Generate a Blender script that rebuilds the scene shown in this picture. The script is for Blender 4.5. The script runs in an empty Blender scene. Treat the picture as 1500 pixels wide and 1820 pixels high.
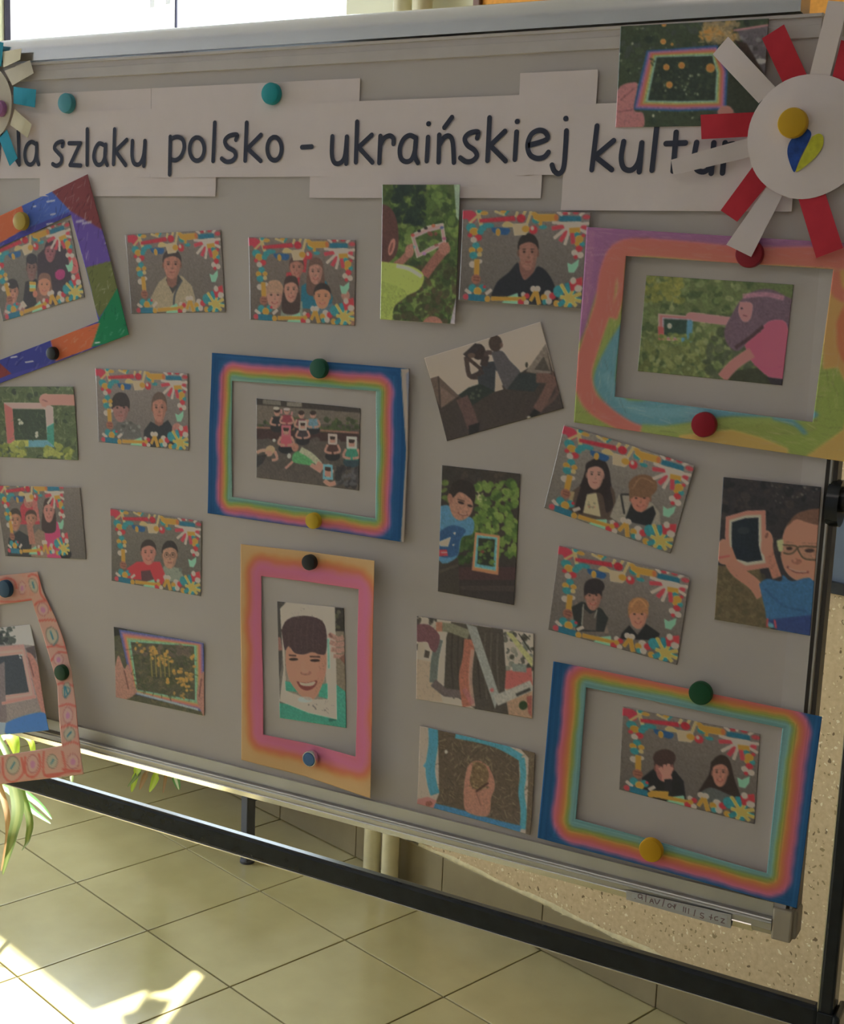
import bpy, bmesh, math, random
import numpy as np
from mathutils import Matrix, Vector

random.seed(7)
RNG = np.random.default_rng(7)
SC = bpy.context.scene
COL = SC.collection

# ------------------------------------------------------------------ camera
F_PX, W_PX, H_PX = 2334.76, 1500.0, 1820.0
CAM = np.array([0.0, -1.33707, 1.52266])
RCAM = np.array([[0.87573369, 0.48112268, 0.04014316],      # image right
                 [0.11390917, -0.12510256, -0.9855831],     # image down
                 [-0.46916437, 0.867681, -0.16436081]])     # view direction
cam_data = bpy.data.cameras.new('camera')
cam_data.sensor_fit = 'VERTICAL'
cam_data.sensor_height = 36.0
cam_data.lens = F_PX / H_PX * 36.0
cam_data.clip_start = 0.02
cam = bpy.data.objects.new('camera', cam_data)
COL.objects.link(cam)
mw = Matrix.Identity(4)
for i in range(3):
    mw[i][0] = RCAM[0][i]
    mw[i][1] = -RCAM[1][i]
    mw[i][2] = -RCAM[2][i]
    mw[i][3] = CAM[i]
cam.matrix_world = mw
SC.camera = cam

# the room's own axes: x runs along the window wall, y points out of it
ANG = math.radians(-17.31)
WP = np.array([-0.89, 1.305, 0.0])
U = np.array([math.cos(ANG), math.sin(ANG), 0.0])
N = np.array([-math.sin(ANG), math.cos(ANG), 0.0])
def room(u, y, z):
    return WP + u * U + y * N + np.array([0, 0, z])
ROOM_M = Matrix.Translation(Vector(WP)) @ Matrix.Rotation(ANG, 4, 'Z')

# ------------------------------------------------------------------ light
world = bpy.data.worlds.new('sky')
SC.world = world
world.use_nodes = True
bg = world.node_tree.nodes['Background']
bg.inputs[0].default_value = (0.80, 0.90, 1.0, 1)
bg.inputs[1].default_value = 9.0

sun = bpy.data.lights.new('sun', 'SUN')
sun.energy = 36.0
sun.angle = math.radians(0.9)
sun.color = (1.0, 0.95, 0.87)
sun_o = bpy.data.objects.new('sun', sun)
COL.objects.link(sun_o)
SUN_DIR = Vector((0.235, -0.83, -0.86)).normalized()        # the way the light travels
sun_o.rotation_euler = SUN_DIR.to_track_quat('-Z', 'Y').to_euler()

def area(name, p, target, sx, sy, power, color):
    l = bpy.data.lights.new(name, 'AREA')
    l.shape = 'RECTANGLE'; l.size = sx; l.size_y = sy
    l.energy = power; l.color = color
    o = bpy.data.objects.new(name, l)
    COL.objects.link(o)
    o.location = Vector(p)
    o.rotation_euler = (Vector(target) - Vector(p)).to_track_quat('-Z', 'Y').to_euler()
    return o
# added fill lights: one in an unseen left-wall opening, one under the ceiling
area('left_fill', room(-3.46, -2.6, 1.75), room(0, -2.6, 1.0), 1.7, 1.6, 26, (0.93, 0.96, 1.0))
area('ceiling_fill', room(1.4, -2.9, 2.93), room(1.4, -2.9, 0.0), 1.3, 0.6, 3, (1.0, 0.9, 0.82))

vs = SC.view_settings
SC.display_settings.display_device = 'sRGB'
vs.view_transform = 'Standard'
vs.look = 'None'
vs.exposure = 0.10
vs.gamma = 1.0
vs.use_curve_mapping = False
SC.cycles.max_bounces = 10
SC.cycles.diffuse_bounces = 6
SC.cycles.transparent_max_bounces = 12
SC.cycles.caustics_reflective = False
SC.cycles.caustics_refractive = False
SC.cycles.sample_clamp_indirect = 6.0

# ------------------------------------------------------------------ helpers
def lin(c):
    c = np.asarray(c, float) / 255.0
    return np.where(c <= 0.04045, c / 12.92, ((c + 0.055) / 1.055) ** 2.4)

def at(px, Y=0.0):
    """photo pixel -> point on the plane y = Y (the board's face is y = 0)"""
    v = np.array([(px[0] - 750) / F_PX, (px[1] - 910) / F_PX, 1.0]) @ RCAM
    return CAM + v * ((Y - CAM[1]) / v[1])

def to_px(p):
    q = RCAM @ (np.asarray(p, float) - CAM)
    return np.array([q[0] / q[2] * F_PX + 750, q[1] / q[2] * F_PX + 910])

def new_obj(name, me, mat=None, parent=None, origin=(0, 0, 0)):
    o = bpy.data.objects.new(name, me)
    COL.objects.link(o)
    o.location = Vector(origin)
    if mat is not None and len(me.materials) == 0:
        me.materials.append(mat)
    if parent is not None:
        o.parent = parent
    return o

def empty(name, loc=(0, 0, 0), rz=0.0):
    o = bpy.data.objects.new(name, None)
    COL.objects.link(o)
    o.location = Vector(loc)
    o.rotation_euler = (0, 0, rz)
    o.empty_display_size = 0.05
    return o

def tag(o, label, cat, group=None):
    o['label'] = label
    o['category'] = cat
    if group:
        o['group'] = group
    return o

def struct(o):
    o['kind'] = 'structure'
    return o

def mesh(name, verts, faces, smooth=False):
    me = bpy.data.meshes.new(name)
    me.from_pydata([tuple(map(float, v)) for v in verts], [], [tuple(f) for f in faces])
    me.update()
    if smooth:
        for p in me.polygons:
            p.use_smooth = True
    return me

def mk(name, verts, faces, mat, parent=None, smooth=False, origin=None):
    """mesh object with its origin at its middle (top-level) or in its parent's frame"""
    V = np.asarray(verts, float)
    if parent is None:
        o0 = V.mean(0) if origin is None else np.asarray(origin, float)
        return new_obj(name, mesh(name, V - o0, faces, smooth), mat, None, o0)
    o0 = np.array(parent.location)
    return new_obj(name, mesh(name, V - o0, faces, smooth), mat, parent)

class MB:
    """collects shapes into one bmesh"""
    def __init__(self):
        self.bm = bmesh.new()
    def box(self, a, b, bevel=0.0):
        a = Vector(a); b = Vector(b)
        r = bmesh.ops.create_cube(self.bm, size=1.0)
        vs_ = r['verts']
        for v in vs_:
            v.co = Vector(((a[i] + b[i]) / 2 + v.co[i] * abs(b[i] - a[i]) for i in range(3)))
        if bevel:
            es = list({e for v in vs_ for e in v.link_edges})
            bmesh.ops.bevel(self.bm, geom=es, offset=bevel, segments=2, affect='EDGES', profile=0.5)
        return self
    def tube(self, p, q, r, n=16, r2=None, cap=True):
        p = Vector(p); q = Vector(q); d = (q - p)
        L = d.length
        m = Matrix.Translation((p + q) / 2) @ d.to_track_quat('Z', 'Y').to_matrix().to_4x4()
        bmesh.ops.create_cone(self.bm, cap_ends=cap, segments=n, radius1=r, radius2=r if r2 is None else r2, depth=L, matrix=m)
        return self
    def extrude_x(self, prof, x0, x1):
        """closed (y, z) profile swept along x"""
        n = len(prof)
        a = [self.bm.verts.new((x0, y, z)) for y, z in prof]
        b = [self.bm.verts.new((x1, y, z)) for y, z in prof]
        for i in range(n):
            j = (i + 1) % n
            self.bm.faces.new((a[i], a[j], b[j], b[i]))
        self.bm.faces.new(a[::-1]); self.bm.faces.new(b)
        return self
    def extrude_z(self, prof, z0, z1):
        n = len(prof)
        a = [self.bm.verts.new((x, y, z0)) for x, y in prof]
        b = [self.bm.verts.new((x, y, z1)) for x, y in prof]
        for i in range(n):
            j = (i + 1) % n
            self.bm.faces.new((a[i], a[j], b[j], b[i]))
        self.bm.faces.new(a[::-1]); self.bm.faces.new(b)
        return self
    def lathe(self, prof, n=28, m=None):
        """(r, h) profile turned round z, then moved by m"""
        rings = []
        for r, h in prof:
            if r < 1e-6:
                rings.append([self.bm.verts.new((0, 0, h))])
            else:
                rings.append([self.bm.verts.new((r * math.cos(2 * math.pi * k / n), r * math.sin(2 * math.pi * k / n), h)) for k in range(n)])
        for A, B in zip(rings, rings[1:]):
            for k in range(n):
                l = (k + 1) % n
                if len(A) == 1 and len(B) == 1: continue
                if len(A) == 1: self.bm.faces.new((A[0], B[k], B[l]))
                elif len(B) == 1: self.bm.faces.new((A[k], A[l], B[0]))
                else: self.bm.faces.new((A[k], A[l], B[l], B[k]))
        if m is not None:
            for R in rings:
                for v in R: v.co = m @ v.co
        return self
    def build(self, name, mat, parent=None, origin=None, smooth=False, m=None):
        bmesh.ops.recalc_face_normals(self.bm, faces=self.bm.faces)
        if origin is not None:
            bmesh.ops.translate(self.bm, verts=self.bm.verts, vec=-Vector(origin))
        me = bpy.data.meshes.new(name)
        self.bm.to_mesh(me); self.bm.free()
        if smooth:
            for p in me.polygons: p.use_smooth = True
            try: me.set_sharp_from_angle(angle=math.radians(40))
            except Exception: pass
        o = new_obj(name, me, mat, parent, origin if origin is not None else (0, 0, 0))
        if m is not None: o.matrix_world = m
        return o

# ------------------------------------------------------------------ materials
def mat(name, color, rough=0.6, metal=0.0, spec=0.5, var=0.0, vscale=30, bump=0.0, bscale=200, srgb=True, coat=0.0):
    m = bpy.data.materials.new(name)
    m.use_nodes = True
    nt = m.node_tree
    b = nt.nodes['Principled BSDF']
    c = lin(color) if srgb else np.asarray(color, float)
    b.inputs['Base Color'].default_value = (*c, 1)
    b.inputs['Roughness'].default_value = rough
    b.inputs['Metallic'].default_value = metal
    b.inputs['Specular IOR Level'].default_value = spec
    b.inputs['Coat Weight'].default_value = coat
    tc = nt.nodes.new('ShaderNodeTexCoord')
    if var:
        n = nt.nodes.new('ShaderNodeTexNoise')
        n.inputs['Scale'].default_value = vscale
        n.inputs['Detail'].default_value = 5
        nt.links.new(tc.outputs['Object'], n.inputs['Vector'])
        r = nt.nodes.new('ShaderNodeValToRGB')
        r.color_ramp.elements[0].position = 0.3
        r.color_ramp.elements[1].position = 0.7
        r.color_ramp.elements[0].color = (*(c * (1 - var)), 1)
        r.color_ramp.elements[1].color = (*np.minimum(c * (1 + var), 1), 1)
        nt.links.new(n.outputs['Fac'], r.inputs['Fac'])
        nt.links.new(r.outputs['Color'], b.inputs['Base Color'])
    if bump:
        n = nt.nodes.new('ShaderNodeTexNoise')
        n.inputs['Scale'].default_value = bscale
        nt.links.new(tc.outputs['Object'], n.inputs['Vector'])
        bp = nt.nodes.new('ShaderNodeBump')
        bp.inputs['Strength'].default_value = bump
        bp.inputs['Distance'].default_value = 0.001
        nt.links.new(n.outputs['Fac'], bp.inputs['Height'])
        nt.links.new(bp.outputs['Normal'], b.inputs['Normal'])
    return m

def print_mat(name, rough, spec=0.5, bump=0.0):
    """ink on paper: the colour is stored on the sheet's own grid of points"""
    m = bpy.data.materials.new(name)
    m.use_nodes = True
    nt = m.node_tree
    b = nt.nodes['Principled BSDF']
    a = nt.nodes.new('ShaderNodeVertexColor')
    a.layer_name = 'ink'
    n = nt.nodes.new('ShaderNodeTexNoise')
    n.inputs['Scale'].default_value = 700
    tc = nt.nodes.new('ShaderNodeTexCoord')
    nt.links.new(tc.outputs['Object'], n.inputs['Vector'])
    mx = nt.nodes.new('ShaderNodeMix')
    mx.data_type = 'RGBA'; mx.blend_type = 'OVERLAY'
    mx.inputs[0].default_value = 0.12
    nt.links.new(a.outputs['Color'], mx.inputs[6])
    nt.links.new(n.outputs['Color'], mx.inputs[7])
    nt.links.new(a.outputs['Color'], b.inputs['Base Color'])
    b.inputs['Roughness'].default_value = rough
    b.inputs['Specular IOR Level'].default_value = spec
    if bump:
        bp = nt.nodes.new('ShaderNodeBump')
        bp.inputs['Strength'].default_value = bump
        bp.inputs['Distance'].default_value = 0.0005
        nt.links.new(n.outputs['Fac'], bp.inputs['Height'])
        nt.links.new(bp.outputs['Normal'], b.inputs['Normal'])
    return m

M = {}
M['enamel'] = mat('white_enamel', (0.575, 0.512, 0.495), 0.45, spec=0.35, var=0.03, vscale=6, srgb=False)
M['paper'] = mat('white_paper', (0.83, 0.725, 0.735), 0.9, spec=0.2, var=0.015, vscale=40, srgb=False)
M['alu'] = mat('brushed_aluminium', (0.66, 0.63, 0.61), 0.38, metal=0.85, var=0.06, vscale=14, srgb=False)
M['alu_rail'] = mat('rail_aluminium', (0.70, 0.68, 0.69), 0.20, metal=1.0, var=0.05, vscale=6, srgb=False)
M['alu_pale'] = mat('anodised_flange', (0.60, 0.54, 0.53), 0.5, metal=0.0, var=0.05, vscale=25, srgb=False)
M['alu_shiny'] = mat('polished_aluminium', (0.80, 0.76, 0.72), 0.16, metal=1.0, var=0.05, vscale=9, srgb=False)
M['cap'] = mat('grey_brown_plastic', (0.44, 0.38, 0.30), 0.55, srgb=False)
M['side'] = mat('dark_side_profile', (0.12, 0.105, 0.10), 0.4, metal=0.5, srgb=False)
M['black'] = mat('black_powder_coat', (0.014, 0.017, 0.024), 0.2, spec=0.5, var=0.15, vscale=60, srgb=False)
M['ink'] = mat('navy_black_ink', (0.050, 0.055, 0.092), 0.7, spec=0.3, srgb=False)
M['photo'] = print_mat('glossy_photo_print', 0.32, 0.5)
M['craft'] = print_mat('crayon_on_paper', 0.85, 0.2, 0.25)
M['red_paper'] = mat('red_craft_paper', (0.62, 0.048, 0.072), 0.9, spec=0.2, var=0.05, vscale=60, srgb=False)
M['blue_paper'] = mat('sky_blue_craft_paper', (0.05, 0.36, 0.52), 0.9, spec=0.2, var=0.05, vscale=60, srgb=False)
M['cream_paper'] = mat('cream_craft_paper', (0.78, 0.70, 0.52), 0.9, spec=0.2, var=0.03, vscale=60, srgb=False)
M['beige_paper'] = mat('beige_craft_paper', (0.72, 0.65, 0.54), 0.9, spec=0.2, var=0.03, vscale=60, srgb=False)
M['heart_blue'] = mat('blue_pencil', (0.022, 0.075, 0.36), 0.85, var=0.35, vscale=160, srgb=False)
M['heart_yellow'] = mat('yellow_pencil', (0.62, 0.60, 0.05), 0.85, var=0.15, vscale=160, srgb=False)

# ------------------------------------------------------------------ room materials
def tile_mat():
    m = mat('glazed_floor_tile', (0.40, 0.365, 0.20), 0.2, spec=1.0, srgb=False)
    nt = m.node_tree; b = nt.nodes['Principled BSDF']
    tc = nt.nodes.new('ShaderNodeTexCoord')
    oi = nt.nodes.new('ShaderNodeObjectInfo')
    add = nt.nodes.new('ShaderNodeVectorMath'); add.operation = 'ADD'
    nt.links.new(tc.outputs['Object'], add.inputs[0]); nt.links.new(oi.outputs['Random'], add.inputs[1])
    n = nt.nodes.new('ShaderNodeTexNoise'); n.inputs['Scale'].default_value = 7; n.inputs['Detail'].default_value = 6
    nt.links.new(add.outputs[0], n.inputs['Vector'])
    r = nt.nodes.new('ShaderNodeValToRGB')
    r.color_ramp.elements[0].position = 0.3; r.color_ramp.elements[0].color = (0.405, 0.350, 0.175, 1)
    r.color_ramp.elements[1].position = 0.72; r.color_ramp.elements[1].color = (0.475, 0.415, 0.215, 1)
    nt.links.new(n.outputs['Fac'], r.inputs['Fac'])
    nt.links.new(r.outputs['Color'], b.inputs['Base Color'])
    n2 = nt.nodes.new('ShaderNodeTexNoise'); n2.inputs['Scale'].default_value = 22; n2.inputs['Detail'].default_value = 4
    nt.links.new(add.outputs[0], n2.inputs['Vector'])
    mr = nt.nodes.new('ShaderNodeMapRange')
    mr.inputs['To Min'].default_value = 0.13; mr.inputs['To Max'].default_value = 0.24
    nt.links.new(n2.outputs['Fac'], mr.inputs['Value']); nt.links.new(mr.outputs[0], b.inputs['Roughness'])
    return m

def speckle_mat():
    """beige speckled wall covering with dark and pale chips"""
    m = mat('speckled_wall_covering', (0.60, 0.47, 0.27), 0.7, spec=0.25, srgb=False)
    nt = m.node_tree; b = nt.nodes['Principled BSDF']
    tc = nt.nodes.new('ShaderNodeTexCoord')
    warp = nt.nodes.new('ShaderNodeTexNoise'); warp.inputs['Scale'].default_value = 60
    nt.links.new(tc.outputs['Object'], warp.inputs['Vector'])
    mixv = nt.nodes.new('ShaderNodeVectorMath'); mixv.operation = 'MULTIPLY_ADD'
    mixv.inputs[1].default_value = (0.02, 0.02, 0.02)
    nt.links.new(warp.outputs['Color'], mixv.inputs[0]); nt.links.new(tc.outputs['Object'], mixv.inputs[2])
    base = nt.nodes.new('ShaderNodeTexNoise'); base.inputs['Scale'].default_value = 90; base.inputs['Detail'].default_value = 4
    nt.links.new(tc.outputs['Object'], base.inputs['Vector'])
    br = nt.nodes.new('ShaderNodeValToRGB')
    br.color_ramp.elements[0].position = 0.3; br.color_ramp.elements[0].color = (0.55, 0.415, 0.245, 1)
    br.color_ramp.elements[1].position = 0.75; br.color_ramp.elements[1].color = (0.68, 0.535, 0.345, 1)
    nt.links.new(base.outputs['Fac'], br.inputs['Fac'])
    col = br.outputs['Color']
    for scale, thr, prob, c in ((44, 0.17, 0.34, (0.20, 0.14, 0.08, 1)), (90, 0.26, 0.30, (0.32, 0.24, 0.13, 1)), (64, 0.21, 0.32, (0.82, 0.74, 0.56, 1)), (130, 0.28, 0.25, (0.78, 0.68, 0.46, 1))):
        v = nt.nodes.new('ShaderNodeTexVoronoi'); v.inputs['Scale'].default_value = scale
        nt.links.new(mixv.outputs[0], v.inputs['Vector'])
        sep = nt.nodes.new('ShaderNodeSeparateColor'); nt.links.new(v.outputs['Color'], sep.inputs[0])
        a = nt.nodes.new('ShaderNodeMath'); a.operation = 'LESS_THAN'; a.inputs[1].default_value = prob
        nt.links.new(sep.outputs[0], a.inputs[0])
        d = nt.nodes.new('ShaderNodeMath'); d.operation = 'LESS_THAN'; d.inputs[1].default_value = thr
        nt.links.new(v.outputs['Distance'], d.inputs[0])
        an = nt.nodes.new('ShaderNodeMath'); an.operation = 'MULTIPLY'
        nt.links.new(a.outputs[0], an.inputs[0]); nt.links.new(d.outputs[0], an.inputs[1])
        mx = nt.nodes.new('ShaderNodeMix'); mx.data_type = 'RGBA'
        nt.links.new(an.outputs[0], mx.inputs[0]); nt.links.new(col, mx.inputs[6])
        mx.inputs[7].default_value = c
        col = mx.outputs[2]
    nt.links.new(col, b.inputs['Base Color'])
    return m

M['tile'] = tile_mat()
M['grout'] = mat('grey_grout', (0.15, 0.12, 0.05), 0.9, var=0.15, srgb=False)
M['speckle'] = speckle_mat()
M['cream'] = mat('cream_wall_paint', (0.70, 0.68, 0.50), 0.6, var=0.03, vscale=5, srgb=False)
M['plain_wall'] = mat('pale_wall_paint', (0.36, 0.355, 0.36), 0.8, var=0.03, vscale=3, srgb=False)
M['ceiling'] = mat('white_ceiling_paint', (0.55, 0.55, 0.56), 0.9, var=0.02, vscale=3, srgb=False)
M['skirting'] = mat('dull_skirting_tile', (0.27, 0.22, 0.13), 0.45, var=0.10, vscale=12, srgb=False)
M['plaster'] = mat('rough_pale_plaster', (0.66, 0.58, 0.36), 0.95, var=0.12, vscale=70, bump=0.6, bscale=120, srgb=False)
M['pipe'] = mat('cream_gloss_pipe_paint', (0.66, 0.60, 0.40), 0.35, var=0.08, vscale=25, srgb=False)
M['orange'] = mat('orange_board_covering', (0.74, 0.33, 0.055), 0.85, var=0.10, vscale=120, srgb=False)
M['brown'] = mat('dark_brown_wood', (0.13, 0.055, 0.032), 0.5, var=0.25, vscale=30, srgb=False)
M['dull_blue'] = mat('dull_blue_panel', (0.10, 0.135, 0.20), 0.55, var=0.05, vscale=20, srgb=False)
M['rubber'] = mat('dark_rubber_gasket', (0.03, 0.025, 0.05), 0.7, srgb=False)
M['metal_grey'] = mat('grey_cast_handle', (0.75, 0.75, 0.76), 0.4, metal=0.0, srgb=False)
M['sill'] = mat('white_sill_board', (0.78, 0.77, 0.74), 0.5, srgb=False)
def pvc_mat():
    m = mat('white_translucent_pvc', (0.9, 0.9, 0.9), 0.4, srgb=False)
    nt = m.node_tree; b = nt.nodes['Principled BSDF']
    t = nt.nodes.new('ShaderNodeBsdfTranslucent'); t.inputs['Color'].default_value = (0.95, 0.94, 0.92, 1)
    mx = nt.nodes.new('ShaderNodeMixShader'); mx.inputs[0].default_value = 0.5
    nt.links.new(b.outputs[0], mx.inputs[1]); nt.links.new(t.outputs[0], mx.inputs[2])
    nt.links.new(mx.outputs[0], nt.nodes['Material Output'].inputs['Surface'])
    return m
M['pvc'] = pvc_mat()
def glass_mat():
    m = bpy.data.materials.new('window_glass'); m.use_nodes = True
    nt = m.node_tree; nt.nodes.remove(nt.nodes['Principled BSDF'])
    t = nt.nodes.new('ShaderNodeBsdfTransparent'); t.inputs[0].default_value = (0.96, 0.98, 0.97, 1)
    g = nt.nodes.new('ShaderNodeBsdfGlossy'); g.inputs['Roughness'].default_value = 0.01
    mx = nt.nodes.new('ShaderNodeMixShader')
    mx.inputs[0].default_value = 0.06
    nt.links.new(t.outputs[0], mx.inputs[1]); nt.links.new(g.outputs[0], mx.inputs[2])
    nt.links.new(mx.outputs[0], nt.nodes['Material Output'].inputs['Surface'])
    return m
M['glass'] = glass_mat()

# ------------------------------------------------------------------ room shell (built in the room's axes)
TS = 0.33291
U0, Y0 = -1.2129, -0.9917                    # one tile corner, read off the floor's joints
UL, UR = U0 - 7 * TS, U0 + 16 * TS
YB, YF = 0.007, Y0 - 10 * TS + 0.0
ZC = 2.98
def rempty(name):
    o = empty(name); o.matrix_world = ROOM_M
    return o
def rpart(mb, name, m_, parent, smooth=False):
    return mb.build(name, m_, parent, smooth=smooth)

floor = MB().box((UL - .3, YF - .3, -0.12), (UR + .3, YB + .35, -0.003)).build('floor', M['grout'], m=ROOM_M)
struct(floor)
tile_me = None
for k in range(-7, 16):
    for j in range(-10, 3):
        if tile_me is None:
            h = TS / 2 - 0.0021
            t = MB().box((-h, -h, -0.008), (h, h, 0.0), bevel=0.0012).build('floor_tile', M['tile'], floor)
            tile_me = t.data
        else:
            t = new_obj('floor_tile', tile_me, None, floor)
        t.location = (U0 + (k + .5) * TS, Y0 + (j + .5) * TS, 0)

WIN = (-3.10, -1.035, 0.755, 2.74)
wb = MB()
wb.box((UL - .2, YB, -0.05), (WIN[0], YB + .3, ZC)).box((WIN[1], YB, -0.05), (UR + .2, YB + .3, ZC))
wb.box((WIN[0], YB, -0.05), (WIN[1], YB + .3, WIN[2])).box((WIN[0], YB, WIN[3]), (WIN[1], YB + .3, ZC))
struct(wb.build('wall_back', M['cream'], m=ROOM_M))
struct(MB().box((UL - .2, YF - .2, -0.05), (UL, -3.5, ZC)).box((UL - .2, -1.7, -0.05), (UL, YB, ZC)).box((UL - .2, -3.5, -0.05), (UL, -1.7, 0.9)).box((UL - .2, -3.5, 2.6), (UL, -1.7, ZC)).build('wall_left', M['plain_wall'], m=ROOM_M))  # opening left for the added side fill
struct(MB().box((UR, YF - .2, -0.05), (UR + .2, YB, ZC)).build('wall_right', M['plain_wall'], m=ROOM_M))
struct(MB().box((UL, YF - .2, -0.05), (UR, YF, ZC)).build('wall_front', M['plain_wall'], m=ROOM_M))
struct(MB().box((UL - .2, YF - .2, ZC), (UR + .2, YB + .3, ZC + .15)).build('ceiling', M['ceiling'], m=ROOM_M))
# speckled covering on the lower wall, right of the pipes
dado = MB().box((-0.63, YB - 0.006, 0.115), (UR, YB, 1.62), bevel=0.002).build('trim_1', M['speckle'], m=ROOM_M)
struct(dado)
# ragged plaster edge where the covering meets the skirting tiles
rv, rf = [], []
for i in range(161):
    u = -0.64 + i * 0.025
    zt = 0.127 + 0.0025 * math.sin(u * 23) + random.uniform(-.002, .002)
    zb = 0.115 + random.uniform(-.003, .001) - (0.025 if random.random() < .05 else 0)
    yy = YB - 0.0085 - random.uniform(0, .001)
    rv += [(u, YB, zt + .004), (u, yy, zt - .004), (u, yy - .002, (zt + zb) / 2), (u, yy, zb), (u, YB, zb)]
    if i:
        a, b_ = (i - 1) * 5, i * 5
        for q in range(4):
            rf.append((a + q, b_ + q, b_ + q + 1, a + q + 1))
pl = new_obj('trim_2', mesh('trim_2', rv, rf, True), M['plaster'])
pl.matrix_world = ROOM_M
struct(pl)
# skirting tiles
base = MB().box((UL, YB - 0.003, 0.0), (UR, YB + .001, 0.116)).build('baseboard_back', M['grout'], m=ROOM_M)
struct(base)
sk_me = None
for k in range(-7, 16):
    if sk_me is None:
        h = TS / 2 - 0.0012
        t = MB().box((-h, -0.010, 0.002), (h, 0, 0.116), bevel=0.0015).build('skirting_tile', M['skirting'], base)
        sk_me = t.data
    else:
        t = new_obj('skirting_tile', sk_me, None, base)
    t.location = (U0 + (k + .5) * TS, YB - .001, 0)

# ------------------------------------------------------------------ window
win = struct(rempty('window_1'))
yo = YB + 0.13
def frame_ring(mb, x0, x1, z0, z1, w, y0, y1):
    mb.box((x0, y0, z0), (x0 + w, y1, z1), .003).box((x1 - w, y0, z0), (x1, y1, z1), .003)
    mb.box((x0 + w, y0, z0), (x1 - w, y1, z0 + w), .003).box((x0 + w, y0, z1 - w), (x1 - w, y1, z1), .003)
    return mb
rpart(frame_ring(MB(), WIN[0], WIN[1], WIN[2], WIN[3], .045, yo, yo + .07), 'window_frame', M['pvc'], win)
for x0, x1, hx in ((-3.06, -2.055, -2.095), (-2.055, -1.072, -2.005)):
    s = rpart(frame_ring(MB(), x0 + .006, x1 - .006, WIN[2] + .05, WIN[3] - .05, .066, yo - .02, yo + .05), 'window_sash', M['pvc'], win)
    rpart(MB().box((x0 + .07, yo + .012, WIN[2] + .115), (x1 - .07, yo + .018, WIN[3] - .115)), 'pane', M['glass'], s)
    g = MB()
    for xx in ((x0 - .034) if x0 < -3 else (x0 + .080),):
        g.box((xx, yo - .024, WIN[2] + .05), (xx + .008, yo - .001 if x0 < -3 else yo - .018, WIN[3] - .05))
    rpart(g, 'gasket', M['rubber'], s)
    hd = MB().box((hx - .014, yo - .030, 2.37), (hx + .014, yo - .019, 2.45), .003).box((hx - .009, yo - .046, 2.40), (hx + .009, yo - .030, 2.418), .003).box((hx - .010, yo - .054, 2.39), (hx + .010, yo - .042, 2.52), .004)
    rpart(hd, 'window_handle', M['metal_grey'], s)
rpart(MB().box((-3.14, -.05, .725), (-1.0, yo, .755), .006), 'window_sill', M['sill'], win)

# ------------------------------------------------------------------ heating pipes
for cu, lab in ((-0.765, 'cream painted heating pipe beside the window, the left one of the pair'), (-0.695, 'cream painted heating pipe by the speckled wall, the right one of the pair')):
    p = empty('heating_pipe'); p.matrix_world = ROOM_M @ Matrix.Translation((cu, YB - .055, 0))
    MB().tube((0, 0, 0.0), (0, 0, ZC), .0225, 20).build('pipe', M['pipe'], p, smooth=True)
    MB().lathe([(.023, 0), (.036, 0), (.036, .006), (.027, .012), (.023, .014)], 20).build('floor_collar', M['pipe'], p, smooth=True)
    c = MB().tube((0, 0, 2.42), (0, .055, 2.42), .006, 8)
    c.lathe([(.0225, 2.408), (.026, 2.409), (.026, 2.431), (.0225, 2.432)], 20)
    c.build('pipe_clip', M['pipe'], p)
    tag(p, lab, 'pipe')

# ------------------------------------------------------------------ orange notice board above the whiteboard
nb = empty('notice_board'); nb.matrix_world = ROOM_M
NBX = (-0.56, 0.95, 1.99, 2.88)
MB().box((NBX[0] + .02, YB - .018, NBX[2] + .02), (NBX[1] - .02, YB - .002, NBX[3] - .02)).build('board_panel', M['orange'], nb)
for a, b_ in (((NBX[0], NBX[2]), (NBX[0] + .022, NBX[3])), ((NBX[1] - .022, NBX[2]), (NBX[1], NBX[3])), ((NBX[0] + .022, NBX[2]), (NBX[1] - .022, NBX[2] + .035)), ((NBX[0] + .022, NBX[3] - .022), (NBX[1] - .022, NBX[3]))):
    MB().box((a[0], YB - .028, a[1]), (b_[0], YB - .001, b_[1]), .003).build('frame_strip', M['brown'], nb)
tag(nb, 'orange notice board with a dark brown frame high on the wall behind the whiteboard', 'notice board')

# ------------------------------------------------------------------ dull blue panel on the speckled wall at the right
bp_ = empty('wall_panel'); bp_.matrix_world = ROOM_M @ Matrix.Translation((0.72, YB - .006, 1.09))
def rrect(w, h, r, n=6):
    out = []
    for cx, cz, a0 in ((w - r, h - r, 0), (-w + r, h - r, 90), (-w + r, -h + r, 180), (w - r, -h + r, 270)):
        for i in range(n + 1):
            a = math.radians(a0 + 90 * i / n)
            out.append((cx + r * math.cos(a), cz + r * math.sin(a)))
    return out
def ring_plate(outer, inner, y0, y1):
    n = len(outer); v = []; f = []
    for y in (y0, y1):
        v += [(x, y, z) for x, z in outer] + [(x, y, z) for x, z in inner]
    for i in range(n):
        j = (i + 1) % n
        f += [(i, j, n + j, n + i), (2*n + j, 2*n + i, 3*n + i, 3*n + j), (i, 2*n + i, 2*n + j, j), (n + j, 3*n + j, 3*n + i, n + i)]
    return v, f
v, f = ring_plate(rrect(.335, .092, .02), rrect(.298, .070, .022), -.022, 0)
new_obj('rim', mesh('rim', v, f), M['black'], bp_)
MB().box((-.318, -.012, -.072), (.318, -.001, .072)).build('panel_face', M['dull_blue'], bp_)
tag(bp_, 'dull blue panel in a rounded black rim on the speckled wall right of the whiteboard', 'wall panel')

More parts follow.
